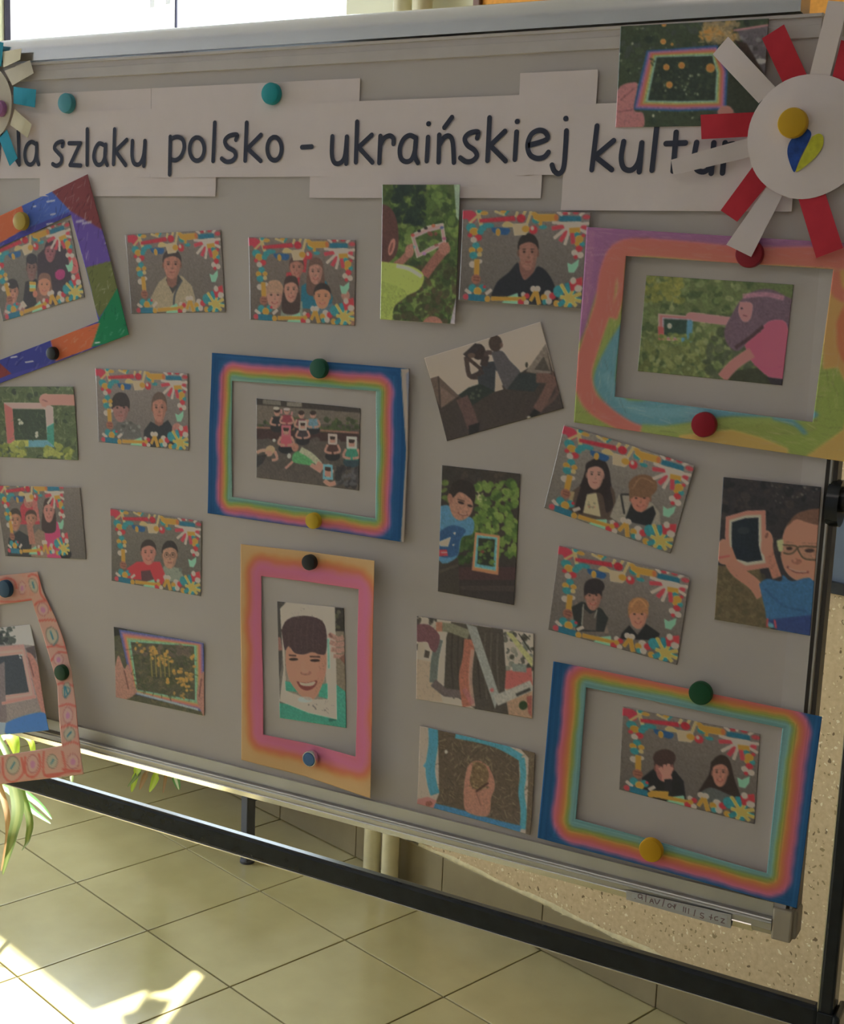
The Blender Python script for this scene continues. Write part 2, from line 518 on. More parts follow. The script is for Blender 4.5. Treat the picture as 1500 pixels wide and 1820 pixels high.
# ------------------------------------------------------------------ whiteboard on its stand
XL, XR = -1.434, -0.2665
wbd = empty('whiteboard', (-0.83, 0.0, 0.0))
OR = np.array(wbd.location)
def wpart(mb, name, m_, smooth=False):
    bmesh.ops.translate(mb.bm, verts=mb.bm.verts, vec=-Vector(wbd.location))
    return mb.build(name, m_, wbd, smooth=smooth)
wpart(MB().box((XL, 0, .872), (XR - .022, .020, 1.800)), 'writing_surface', M['enamel'])
# top flange: two flat steps and a dark joint under the rail
wpart(MB().extrude_x([(0, 1.7795), (-.0030, 1.7800), (-.0030, 1.7915), (-.0018, 1.7920), (-.0018, 1.7985), (-.0040, 1.7990), (-.0040, 1.8020), (.001, 1.8030), (.026, 1.8030), (.026, 1.7795)], XL, -.3085), 'top_flange', M['alu_pale'])
# rounded aluminium rail along the top
prof = [(-.0045, 1.8045), (-.0052, 1.8100), (-.0048, 1.8200)]
for i in range(13):
    a = math.radians(180 - 180 * i / 12)
    prof.append((.0135 + .0178 * math.cos(a), 1.8225 + .0135 * math.sin(a)))
prof += [(.0315, 1.8045)]
wpart(MB().extrude_x(prof, XL, -.3290), 'top_rail', M['alu_rail'], smooth=True)
# lower flange, ridges and the polished lip of the pen tray
prof = [(0, .9020), (-.0035, .9015), (-.0035, .8875), (-.0012, .8870), (-.0012, .8850), (-.0070, .8842), (-.0078, .8832), (-.0070, .8822), (-.0062, .8816), (-.0074, .8806), (-.0078, .8796), (-.0066, .8786), (-.0060, .8722), (-.0062, .8714), (.004, .8618), (.026, .8618), (.026, .9020)]
wpart(MB().extrude_x(prof, XL + .012, -.2790), 'pen_tray', M['alu'])
wpart(MB().extrude_x([(-.0068, .8730), (-.0076, .8720), (.0042, .8600), (.0050, .8612)], XL + .012, -.30), 'tray_lip', M['alu_shiny'])
# right and left side profiles: pale flange, then dark / light / dark ribs
for s, x in ((1, XR), (-1, XL)):
    wpart(MB().extrude_z([(x - s * .0235, 0.002), (x - s * .0235, -.0025), (x, -.0030), (x, .022), (x - s * .0235, .022)], .8975, 1.7795), 'side_flange', M['alu_pale'])
    wpart(MB().extrude_z([(x, -.0010), (x + s * .0035, .0006), (x + s * .0035, .024), (x, .024)], .870, 1.803), 'side_rib', M['side'])
    wpart(MB().extrude_z([(x + s * .0035, -.0005), (x + s * .0055, -.0005), (x + s * .0060, .003), (x + s * .0060, .026), (x + s * .0035, .026)], .870, 1.803), 'side_rib', M['alu'])
    wpart(MB().extrude_z([(x + s * .0060, .004), (x + s * .0100, .007), (x + s * .0100, .028), (x + s * .0060, .028)], .868, 1.805), 'side_rib', M['side'])
    for z0, z1 in ((.8615, .8975), (1.7795, 1.806)):
        xa, xb = (x - .0125, x + .0125) if s > 0 else (x - .0125, x + .0125)
        wpart(MB().box((xa, -.0062, z0), (xb - .004 * (s > 0), .010, z1), .0022).box((xa + .002, .0, z0 + .002), (xb, .026, z1 - .001), .003), 'corner_cap', M['cap'])
# stand: posts, crossbar, pivots, feet
def post_x(s): return -.2148 if s > 0 else -1.478
for s in (1, -1):
    x = post_x(s)
    wpart(MB().box((x - .0078, -.013, .05), (x + .0078, .017, 1.375), .0030), 'stand_post', M['black'])
    wpart(MB().box((x - .0088, -.0115, .06), (x - .0074, -.0085, 1.37), .0004), 'edge_highlight', M['alu_shiny'])  # polished strip added for the highlight on the post edge
    wpart(MB().box((x - .0125, -.36, .045), (x + .0125, .36, .078), .006), 'stand_foot', M['black'], smooth=True)
    wpart(MB().box((x + .008, -.020, .770), (x + .016, .022, .802), .003).box((x - .008, -.015, .772), (x + .008, -.012, .800), .001), 'crossbar_bracket', M['black'])
    for yy in (-.33, .33):
        m = Matrix.Translation((x, yy, .024)) @ Matrix.Rotation(math.pi / 2, 4, 'Y')
        wpart(MB().lathe([(0, -.011), (.02, -.011), (.024, -.008), (.024, .008), (.02, .011), (0, .011)], 20, m), 'castor', M['black'], smooth=True)
    e = (XR + .008) if s > 0 else (XL - .008)
    z0 = 1.335
    t = MB().tube((e, .012, z0), (x, .012, z0), .0135, 20).tube((e - s * .004, .012, z0 - .004), (e + s * .008, .012, z0 - .004), .024, 24)
    wpart(t, 'pivot', M['black'], smooth=True)
b_ = MB().box((-1.472, -.0135, -.0140), (-.2222, .0020, .0145), .0040)
for v in b_.bm.verts:
    v.co.z += .8015 - (v.co.x + 1.25) * .0118
wpart(b_, 'crossbar', M['black'])
b_ = MB().box((-1.452, -.0140, -.0135), (-.2232, -.0100, -.0116), .0006)
for v in b_.bm.verts:
    v.co.z += .8015 - (v.co.x + 1.25) * .0118
wpart(b_, 'edge_highlight', M['alu_shiny'])  # polished strip added for the bright line along the bar's lower edge
tag(wbd, 'white magnetic board on a black rolling stand, covered with photos and paper frames', 'whiteboard')

# ------------------------------------------------------------------ strokes: lettering as flat ribbons of ink
def catmull(pts, n=5):
    P = [np.array(p, float) for p in pts]
    if len(P) < 3: return P
    out = []
    for i in range(len(P) - 1):
        p0 = P[max(i - 1, 0)]; p1 = P[i]; p2 = P[i + 1]; p3 = P[min(i + 2, len(P) - 1)]
        for k in range(n):
            t = k / n
            out.append(.5 * ((2 * p1) + (-p0 + p2) * t + (2 * p0 - 5 * p1 + 4 * p2 - p3) * t * t + (-p0 + 3 * p1 - 3 * p2 + p3) * t ** 3))
    out.append(P[-1])
    return out
def strokes_mesh(strokes, r, y, to_world):
    """each stroke a chain of small quads with round ends, lying on the plane y"""
    V, F = [], []
    y0_ = y
    for si, st in enumerate(strokes):
        y = y0_ - .00012 * si
        pts = [to_world(p) for p in catmull(st)]
        pts = [np.array([p[0], p[2]]) for p in pts]
        L, R = [], []
        for i, p in enumerate(pts):
            d = pts[min(i + 1, len(pts) - 1)] - pts[max(i - 1, 0)]
            d = d / (np.linalg.norm(d) + 1e-9); nrm = np.array([-d[1], d[0]])
            L.append(p + nrm * r); R.append(p - nrm * r)
        i0 = len(V)
        for a, b in zip(L, R): V += [(a[0], y, a[1]), (b[0], y, b[1])]
        for i in range(len(pts) - 1):
            F.append((i0 + 2*i, i0 + 2*i + 1, i0 + 2*i + 3, i0 + 2*i + 2))
        for e, dirn in ((0, pts[0] - pts[1] if len(pts) > 1 else np.array([1., 0])), (len(pts) - 1, pts[-1] - pts[-2] if len(pts) > 1 else np.array([1., 0]))):
            a0 = math.atan2(dirn[1], dirn[0]); c = len(V)
            ring = [(pts[e][0] + r * math.cos(a0 - math.pi/2 + math.pi*k/8), y - 3e-5, pts[e][1] + r * math.sin(a0 - math.pi/2 + math.pi*k/8)) for k in range(9)]
            V += ring; F.append(tuple(range(c, c + 9)))
    return V, F

# ------------------------------------------------------------------ title sheets with their letters
SHEETS = [  # x0, x1, z0, z1, y, label, letters
    ('B', -1.432, -1.134, 1.6535, 1.7625, -.0008, 'white title strip with the letters Na, leftmost of the heading'),
    ('A', -1.324, -1.030, 1.6300, 1.7375, -.0014, 'white title strip reading szlaku, second from the left of the heading'),
    ('C', -1.1325, -.8255, 1.6530, 1.7625, -.0020, 'white title strip reading polsko and a dash'),
    ('D', -.8905, -.5915, 1.6285, 1.7370, -.0026, 'wide white title strip with ukrainskie across the middle of the heading'),
    ('E', -.6230, -.5340, 1.6530, 1.7595, -.0032, 'narrow white title strip with the letter j'),
    ('F', -.5665, -.3215, 1.6160, 1.7250, -.0040, 'white title strip reading kultur, partly under the red and white paper flower'),
]
SH = {}
for key, x0, x1, z0, z1, y, lab in SHEETS:
    nx = 16
    V, F = [], []
    for i in range(nx + 1):
        x = x0 + (x1 - x0) * i / nx
        for zz, c in ((z0, .0012), (z0 + .012, .0003), (z1 - .012, .0001), (z1, .0006)):
            V.append((x, y - c * (0.6 + .4 * math.sin(i * .9 + x0 * 9)), zz))
    for i in range(nx):
        for k in range(3):
            F.append((i*4 + k, (i+1)*4 + k, (i+1)*4 + k + 1, i*4 + k + 1))
    b0 = len(V)
    V += [(v[0], v[1] + .0003, v[2]) for v in V[:]]
    F += [tuple(b0 + q for q in reversed(f)) for f in F[:]]
    rim = [i*4 for i in range(nx + 1)] + [nx*4 + 1, nx*4 + 2] + [i*4 + 3 for i in range(nx, -1, -1)] + [2, 1]
    for a, b in zip(rim, rim[1:] + rim[:1]): F.append((a, b0 + a, b0 + b, b))
    o = mk('title_sheet', V, F, M['paper'], smooth=False, origin=((x0 + x1) / 2, y, (z0 + z1) / 2))
    tag(o, lab, 'sign', 'paper strips of the heading')
    SH[key] = (o, y)
Z1 = lambda p: (p[0] / 3, p[1] / 3)
Z2 = lambda p: (500 + p[0] / 3, p[1] / 3)
Z3 = lambda p: (1000 + p[0] / 3, p[1] / 3)
def oval(cx, cy, rx, ry, a0=0, a1=360, n=14):
    return [(cx + rx * math.cos(math.radians(a0 + (a1 - a0) * i / n)), cy + ry * math.sin(math.radians(a0 + (a1 - a0) * i / n))) for i in range(n + 1)]
def dot(x, y): return [(x - 1, y), (x + 1, y)]
LETTERS = [
 ('B', Z1, [[(-12, 885), (2, 705)], [(2, 705), (103, 878)], [(103, 878), (97, 700)]]),
 ('B', Z1, [[(190, 768), (167, 757), (143, 776), (132, 820), (140, 864), (163, 878), (184, 858), (194, 815), (195, 766)], [(195, 768), (196, 840), (206, 876)]]),
 ('A', Z1, [[(332, 780), (335, 755), (303, 764), (290, 790), (310, 815), (328, 838), (324, 868), (302, 884), (281, 875)]]),
 ('A', Z1, [[(368, 764), (428, 764)], [(428, 764), (374, 880)], [(374, 880), (431, 883)]]),
 ('A', Z1, [[(465, 690), (464, 878)]]),
 ('A', Z1, [[(556, 775), (528, 765), (507, 796), (500, 842), (516, 876), (541, 874), (558, 838), (563, 772)], [(563, 772), (559, 842), (572, 880)]]),
 ('A', Z1, [[(611, 690), (605, 875)], [(676, 746), (616, 805)], [(616, 805), (670, 880)]]),
 ('A', Z1, [[(706, 752), (704, 830), (716, 872), (744, 874), (765, 830), (773, 752)], [(773, 752), (767, 884)]]),
 ('C', Z1, [[(908, 730), (904, 930)], [(908, 742), (945, 730), (975, 746), (982, 788), (966, 832), (938, 854), (908, 850)]]),
 ('C', Z1, [oval(1050, 795, 39, 62, -100, 260)]),
 ('C', Z1, [[(1145, 655), (1136, 858)]]),
 ('C', Z1, [[(1258, 745), (1264, 719), (1224, 724), (1199, 750), (1212, 784), (1248, 806), (1256, 834), (1236, 858), (1205, 862), (1182, 846)]]),
 ('C', Z1, [[(1315, 655), (1307, 856)], [(1391, 720), (1320, 792)], [(1320, 792), (1390, 858)]]),
 ('C', Z1, [oval(1463, 793, 38, 62, -100, 260)]),
 ('C', Z2, [[(110, 785), (162, 782)]]),
 ('D', Z2, [[(272, 728), (269, 820), (282, 866), (312, 870), (338, 834), (349, 730)], [(349, 730), (346, 872)]]),
 ('D', Z2, [[(404, 650), (397, 864)], [(482, 720), (412, 785)], [(412, 785), (486, 866)]]),
 ('D', Z2, [[(528, 726), (522, 868)], [(527, 775), (548, 738), (578, 724), (597, 738), (598, 766)]]),
 ('D', Z2, [[(714, 734), (684, 722), (652, 742), (632, 790), (637, 842), (664, 862), (694, 850), (712, 800), (718, 736)], [(718, 736), (712, 826), (728, 868)]]),
 ('D', Z2, [[(782, 732), (775, 858)], dot(785, 660)]),
 ('D', Z2, [[(842, 720), (838, 864)], [(842, 775), (868, 734), (896, 726), (914, 760), (920, 866)], [(910, 626), (870, 680)]]),
 ('D', Z2, [[(1044, 736), (1048, 704), (1004, 710), (978, 738), (992, 774), (1030, 802), (1042, 832), (1018, 858), (984, 862), (954, 842)]]),
 ('D', Z2, [[(1110, 628), (1099, 856)], [(1192, 700), (1114, 776)], [(1114, 776), (1196, 858)]]),
 ('D', Z2, [[(1254, 704), (1245, 850)], dot(1258, 648)]),
 ('E', Z2, [[(1316, 776), (1414, 744), (1408, 706), (1372, 695), (1332, 718), (1313, 772), (1324, 822), (1360, 844), (1400, 838), (1424, 812)]]),
 ('E', Z3, [[(20, 698), (14, 800), (4, 896), (-20, 926), (-46, 910), (-57, 880)], dot(17, 632)]),
 ('F', Z3, [[(183, 672), (155, 905)], [(272, 750), (172, 834)], [(172, 834), (262, 905)]]),
 ('F', Z3, [[(325, 755), (312, 840), (326, 896), (368, 906), (404, 862), (422, 762)], [(422, 762), (408, 916)]]),
 ('F', Z3, [[(506, 635), (476, 908)]]),
 ('F', Z3, [[(605, 706), (588, 912)], [(551, 766), (655, 762)]]),
 ('F', Z3, [[(714, 760), (700, 850), (716, 904), (758, 914), (792, 872), (806, 762)], [(806, 762), (792, 924)]]),
 ('F', Z3, [[(866, 762), (852, 922)], [(860, 815), (882, 776), (910, 768)]]),
]
for key, zf, st in LETTERS:
    o, y = SH[key]
    V, F = strokes_mesh(st, .00285, y - .0014, lambda p: at(zf(p), y - .0014))
    mk('letter', V, F, M['ink'], o)

# ------------------------------------------------------------------ clip-on label strip under the tray
ZL = lambda p: (1110 + p[0] / 6.818, 1570 + p[1] / 6.818)
M['strip'] = mat('clear_grey_plastic', (0.56, 0.54, 0.52), 0.3, srgb=False)
M['strip_print'] = mat('grey_print', (0.22, 0.14, 0.15), 0.6, srgb=False)
M['strip_white'] = mat('white_label_insert', (0.60, 0.60, 0.60), 0.5, srgb=False)
ys = -.0090
c = [at(ZL(p), ys) for p in ((20, 92), (1290, 385), (1285, 548), (20, 196))]
bk = [p + np.array([0, .017, .010]) for p in (c[3], c[2])]
bk2 = [p + np.array([0, .0165, .0165]) for p in (c[3], c[2])]
V = c + bk + bk2
V = V + [p + np.array([0, .0006, .0004]) for p in V]
F = [(0, 1, 2, 3), (3, 2, 5, 4), (4, 5, 7, 6)]
F += [tuple(q + 8 for q in reversed(f)) for f in F]
F += [(1, 9, 10, 2), (2, 10, 13, 5), (0, 3, 11, 8), (5, 13, 15, 7), (0, 8, 9, 1)]
ls = mk('label_strip', V, F, M['strip'])
tag(ls, 'grey plastic label strip with upside-down printing clipped under the pen tray', 'label strip')
V = [at(ZL(p), ys - .0004) for p in ((90, 125), (1240, 400), (1236, 488), (86, 176))]
V += [p + np.array([0, .0003, 0]) for p in V]
mk('insert', V, [(0, 1, 2, 3), (7, 6, 5, 4), (0, 4, 5, 1), (2, 6, 7, 3)], M['strip_white'], ls)
LS = [[dot(128, 182)], [[(214, 145), (186, 130), (166, 146), (172, 174), (200, 176), (212, 160)], [(212, 160), (214, 196)]], [[(262, 140), (256, 222)]],
      [[(308, 232), (330, 186), (352, 240)], [(318, 214), (345, 218)]], [[(368, 190), (394, 248), (430, 196)]], [[(486, 190), (462, 274)]],
      [oval(548, 266, 21, 22)], [[(606, 250), (610, 306)], [(584, 262), (608, 288), (626, 250)]], [[(722, 280), (716, 336)], [(748, 290), (742, 346)], [(784, 300), (778, 360)]],
      [[(862, 316), (846, 388)]], [[(964, 362), (934, 352), (928, 376), (962, 396), (952, 416), (922, 404)]], [[(1060, 370), (1050, 430)], [(1034, 396), (1070, 412)]],
      [[(1136, 396), (1100, 402), (1104, 434), (1138, 440)]], [[(1176, 414), (1216, 424)], [(1216, 424), (1178, 462)], [(1178, 462), (1216, 472)]]]
allst = [s for g in LS for s in g]
V, F = strokes_mesh(allst, .00055, ys - .0008, lambda p: at(ZL(p), ys - .0008))
mk('lettering', V, F, M['strip_print'], ls)

# ------------------------------------------------------------------ magnets
def magnet(px, d_px, color, label, y=-.004, rim=None, rough=0.45):
    p0 = at(px, y - .006)
    r = d_px / 2 * np.linalg.norm(p0 - CAM) / F_PX
    h = .0075
    key = 'mag_%d_%d_%d' % tuple(color)
    if key not in M: M[key] = mat('magnet_plastic', color, rough, spec=0.4)
    m = Matrix.Translation(Vector((p0[0], y, p0[2]))) @ Matrix.Rotation(math.pi / 2, 4, 'X')
    e = empty('magnet', (p0[0], y, p0[2])) if rim else None
    prof = [(0, 0), (r, 0), (r, h * .72), (r * .94, h * .95), (r * .80, h), (0, h * 1.02)]
    if rim:
        prof = [(0, 0), (r * .84, 0), (r * .84, h * .9), (r * .76, h * 1.08), (0, h * 1.1)]
    mb = MB().lathe(prof, 32, Matrix.Rotation(math.pi / 2, 4, 'X'))
    if rim:
        mb.build('cap', M[key], e, smooth=True)
        MB().lathe([(r * .83, 0), (r, 0), (r, h * .9), (r * .96, h), (r * .88, h), (r * .83, h * .9)], 32, Matrix.Rotation(math.pi / 2, 4, 'X')).build('rim', rim, e, smooth=True)
        o = e
    else:
        o = mb.build('magnet', M[key], smooth=True)
        o.location = (p0[0], y, p0[2])
    tag(o, label, 'magnet')
    return o

# ------------------------------------------------------------------ drawing on paper: a canvas of ink values, sampled onto the sheet's points
def homography(src, dst):
    A = []; b = []
    for (x, y), (u, v) in zip(src, dst):
        A.append([x, y, 1, 0, 0, 0, -u*x, -u*y]); b.append(u)
        A.append([0, 0, 0, x, y, 1, -v*x, -v*y]); b.append(v)
    h = np.linalg.solve(np.array(A, float), np.array(b, float))
    return np.append(h, 1).reshape(3, 3)

INK_GAIN = 2.85           # how much lighter a print is than it looks on the dim board
class Canvas:
    """shapes are given in the coordinates of a study view: full-photo px = offset + p / scale"""
    gain = INK_GAIN
    mute = 0.08
    def __init__(s, corners_px, w_mm, h_mm, view, bg, res=2.0):
        s.W, s.H = int(w_mm * res), int(h_mm * res)
        s.a = np.empty((s.H, s.W, 3), np.float32)
        s.a[:] = bg
        sc, ox, oy = view
        src = [((c[0] - ox) * sc, (c[1] - oy) * sc) for c in corners_px]
        s.h = homography(src, [(0, 0), (s.W, 0), (s.W, s.H), (0, s.H)])
        s.hi = np.linalg.inv(s.h)
    def m(s, pts):
        p = np.c_[np.asarray(pts, float), np.ones(len(pts))] @ s.h.T
        return p[:, :2] / p[:, 2:]
    def raw(s, P, col, al=1.0):
        x0, y0 = np.floor(P.min(0)).astype(int) - 1; x1, y1 = np.ceil(P.max(0)).astype(int) + 1
        x0 = max(x0, 0); y0 = max(y0, 0); x1 = min(x1, s.W); y1 = min(y1, s.H)
        if x1 <= x0 or y1 <= y0: return
        cov = np.zeros((y1 - y0, x1 - x0), np.float32)
        for dx, dy in ((.25, .25), (.75, .25), (.25, .75), (.75, .75)):
            X = np.arange(x0, x1)[None, :] + dx; Y = np.arange(y0, y1)[:, None] + dy
            ins = np.zeros(cov.shape, bool)
            n = len(P)
            for i in range(n):
                ax, ay = P[i]; bx, by = P[(i + 1) % n]
                if ay == by: continue
                c = ((ay > Y) != (by > Y)) & (X < (bx - ax) * (Y - ay) / (by - ay) + ax)
                ins ^= c
            cov += ins * .25
        cov = (cov * al)[..., None]
        t = s.a[y0:y1, x0:x1]
        t[:] = t * (1 - cov) + np.asarray(col, np.float32) * cov
    def poly(s, pts, col, al=1.0): s.raw(s.m(pts), col, al); return s
    def blob(s, pts, col, al=1.0): s.raw(s.m([tuple(p) for p in catmull(list(pts) + [pts[0]], 4)]), col, al); return s
    def ell(s, x, y, rx, ry, col, al=1.0, rot=0, n=18):
        c, d = math.cos(math.radians(rot)), math.sin(math.radians(rot))
        return s.poly([(x + rx*math.cos(t)*c - ry*math.sin(t)*d, y + rx*math.cos(t)*d + ry*math.sin(t)*c) for t in np.linspace(0, 2*math.pi, n, endpoint=False)], col, al)
    def line(s, pts, w, col, al=1.0, curve=True):
        P = catmull(pts, 4) if curve else [np.array(p, float) for p in pts]
        L, R = [], []
        for i, p in enumerate(P):
            d = P[min(i + 1, len(P) - 1)] - P[max(i - 1, 0)]
            d = d / (np.linalg.norm(d) + 1e-9); nn = np.array([-d[1], d[0]]) * w / 2
            L.append(p + nn); R.append(p - nn)
        return s.poly(L + R[::-1], col, al)
    def nest(s, outer, inner, cols):
        """bands of colour from an outer outline to an inner one, then nothing inside is touched"""
        keep = s.a.copy()
        n = len(cols)
        o = np.array(outer, float); i_ = np.array(inner, float)
        for k, c in enumerate(cols):
            s.poly(o + (i_ - o) * (k / n), c)
        msk = Canvas.__new__(Canvas); msk.W, msk.H, msk.h = s.W, s.H, s.h
        msk.a = np.zeros((s.H, s.W, 3), np.float32); msk.poly(inner, (1, 1, 1))
        s.a = s.a * (1 - msk.a) + keep * msk.a
        return s
    def scatter(s, n, box, size, cols, al=0.8, asp=(.4, 1.0), within=None):
        x0, y0, x1, y1 = box
        for _ in range(n):
            x = random.uniform(x0, x1); y = random.uniform(y0, y1); r = random.uniform(*size)
            s.ell(x, y, r, r * random.uniform(*asp), random.choice(cols), al, random.uniform(0, 180), 8)
        return s
    def straw(s, n, box, L, w, cols, al=0.7):
        x0, y0, x1, y1 = box
        for _ in range(n):
            x = random.uniform(x0, x1); y = random.uniform(y0, y1); a = random.uniform(0, math.pi); l = random.uniform(*L)
            s.line([(x, y), (x + l*math.cos(a), y + l*math.sin(a))], w, random.choice(cols), al, False)
        return s
    def grain(s, amp=5, cell=3):
        g = RNG.normal(0, 1, (s.H // cell + 2, s.W // cell + 2, 1))
        g = np.repeat(np.repeat(g, cell, 0), cell, 1)[:s.H, :s.W]
        s.a = s.a * (1 + g * amp / 100.0)
        return s
    def soft(s, n=1):
        for _ in range(n):
            p = np.pad(s.a, ((1, 1), (1, 1), (0, 0)), 'edge')
            s.a = (p[:-2, 1:-1] + p[2:, 1:-1] + p[1:-1, :-2] + p[1:-1, 2:] + 2 * p[1:-1, 1:-1]) / 6
        return s
    def sample(s, UV):
        x = np.clip(UV[:, 0] * s.W - .5, 0, s.W - 1.001); y = np.clip(UV[:, 1] * s.H - .5, 0, s.H - 1.001)
        i = x.astype(int); j = y.astype(int); fx = (x - i)[:, None]; fy = (y - j)[:, None]
        i2 = np.minimum(i + 1, s.W - 1); j2 = np.minimum(j + 1, s.H - 1)
        c = (s.a[j, i] * (1-fx) + s.a[j, i2] * fx) * (1-fy) + (s.a[j2, i] * (1-fx) + s.a[j2, i2] * fx) * fy
        c = lin(np.clip(c, 0, 255)) * s.gain
        c = c * (1 - s.mute) + c.mean(1, keepdims=True) * s.mute
        c = c * np.minimum(1, .80 / np.maximum(c.max(1, keepdims=True), 1e-6))
        return np.clip(c, .004, .86)
    # ---- people in prints
    def face(s, x, y, w, h, skin, hair, style='short', smile=True, tilt=0, glasses=None):
        sk = np.array(skin, float)
        dk = sk * .72
        c, d = math.cos(math.radians(tilt)), math.sin(math.radians(tilt))
        def T(px_, py_): return (x + (px_*c - py_*d), y + (px_*d + py_*c))
        def E(px_, py_, rx, ry, col, al=1): s.ell(*T(px_, py_), rx, ry, col, al, tilt)
        if style == 'long':
            s.blob([T(-.5*w, -.2*h), T(-.35*w, -.52*h), T(.1*w, -.58*h), T(.45*w, -.45*h), T(.58*w, 0), T(.66*w, .55*h), T(.5*w, .95*h), T(-.5*w, .95*h), T(-.66*w, .5*h)], hair)
        else:
            E(0, -.16*h, .53*w, .42*h, hair)
        E(-.47*w, .02*h, .07*w, .11*h, dk); E(.47*w, .02*h, .07*w, .11*h, dk)
        s.blob([T(-.44*w, -.22*h), T(0, -.42*h), T(.44*w, -.22*h), T(.45*w, .08*h), T(.33*w, .36*h), T(.12*w, .5*h), T(-.12*w, .5*h), T(-.33*w, .36*h), T(-.45*w, .08*h)], sk)
        s.blob([T(.2*w, -.3*h), T(.44*w, -.2*h), T(.45*w, .08*h), T(.33*w, .36*h), T(.14*w, .48*h), T(.24*w, .2*h), T(.28*w, -.05*h)], sk * .86, .7)
        if style in ('short', 'long'):
            s.blob([T(-.5*w, -.12*h), T(-.46*w, -.36*h), T(-.2*w, -.55*h), T(.2*w, -.55*h), T(.46*w, -.36*h), T(.5*w, -.12*h), T(.36*w, -.24*h), T(.05*w, -.31*h), T(-.34*w, -.24*h)], hair)
        elif style == 'fringe':
            s.blob([T(-.52*w, .02*h), T(-.52*w, -.3*h), T(-.25*w, -.56*h), T(.25*w, -.56*h), T(.52*w, -.3*h), T(.52*w, .02*h), T(.36*w, -.08*h), T(.1*w, -.05*h), T(-.2*w, -.1*h), T(-.38*w, -.03*h)], hair)
        for q in (-1, 1):
            E(q*.2*w, -.10*h, .11*w, .018*h, np.array(hair) * .9, .8)
            E(q*.2*w, -.02*h, .085*w, .035*h, sk * .62, .8)
            E(q*.2*w, -.02*h, .05*w, .028*h, (30, 24, 24))
        E(.02*w, .14*h, .075*w, .035*h, dk, .8)
        E(.03*w, .04*h, .03*w, .10*h, sk * .86, .7)
        if smile:
            s.line([T(-.18*w, .25*h), T(0, .31*h), T(.18*w, .25*h)], .05*h, (118, 52, 50), .9)
            s.line([T(-.11*w, .265*h), T(0, .295*h), T(.11*w, .265*h)], .018*h, (185, 160, 145), .8)
        else:
            s.line([T(-.14*w, .27*h), T(0, .28*h), T(.14*w, .27*h)], .03*h, (105, 52, 50), .9)
        if glasses is not None:
            for q in (-1, 1):
                s.line([T(q*.2*w + .15*w*math.cos(t), -.01*h + .09*h*math.sin(t)) for t in np.linspace(0, 2*math.pi, 13)], .025*w, glasses, .9)
            s.line([T(-.06*w, -.02*h), T(.06*w, -.02*h)], .025*w, glasses, .9, False)
        return s

# ------------------------------------------------------------------ sheets carrying a print
def quad_world(corners, Y=0.0):
    return [np.asarray(c, float) if len(c) == 3 else at(c, Y) for c in corners]
def bilin(c, s_, t_):
    s_ = np.asarray(s_)[:, None]; t_ = np.asarray(t_)[:, None]
    return (c[0]*(1-s_) + c[1]*s_)*(1-t_) + (c[3]*(1-s_) + c[2]*s_)*t_
def set_ink(me, cols):
    n = len(me.vertices)
    a = me.color_attributes.new('ink', 'FLOAT_COLOR', 'POINT')
    buf = np.ones((n, 4), np.float32); buf[:len(cols), :3] = cols
    if len(cols) < n: buf[len(cols):, :3] = (.75, .72, .68)
    a.data.foreach_set('color', buf.ravel())
def fast_mesh(name, V, Q):
    """numpy quads -> mesh"""
    me = bpy.data.meshes.new(name)
    me.vertices.add(len(V)); me.vertices.foreach_set('co', np.asarray(V, np.float32).ravel())
    Q = np.asarray(Q, np.int32)
    me.loops.add(Q.size); me.loops.foreach_set('vertex_index', Q.ravel())
    me.polygons.add(len(Q)); me.polygons.foreach_set('loop_start', np.arange(0, Q.size, 4, dtype=np.int32))
    me.polygons.foreach_set('loop_total', np.full(len(Q), 4, np.int32))
    me.update(calc_edges=True); me.validate()
    return me
TH = .00028
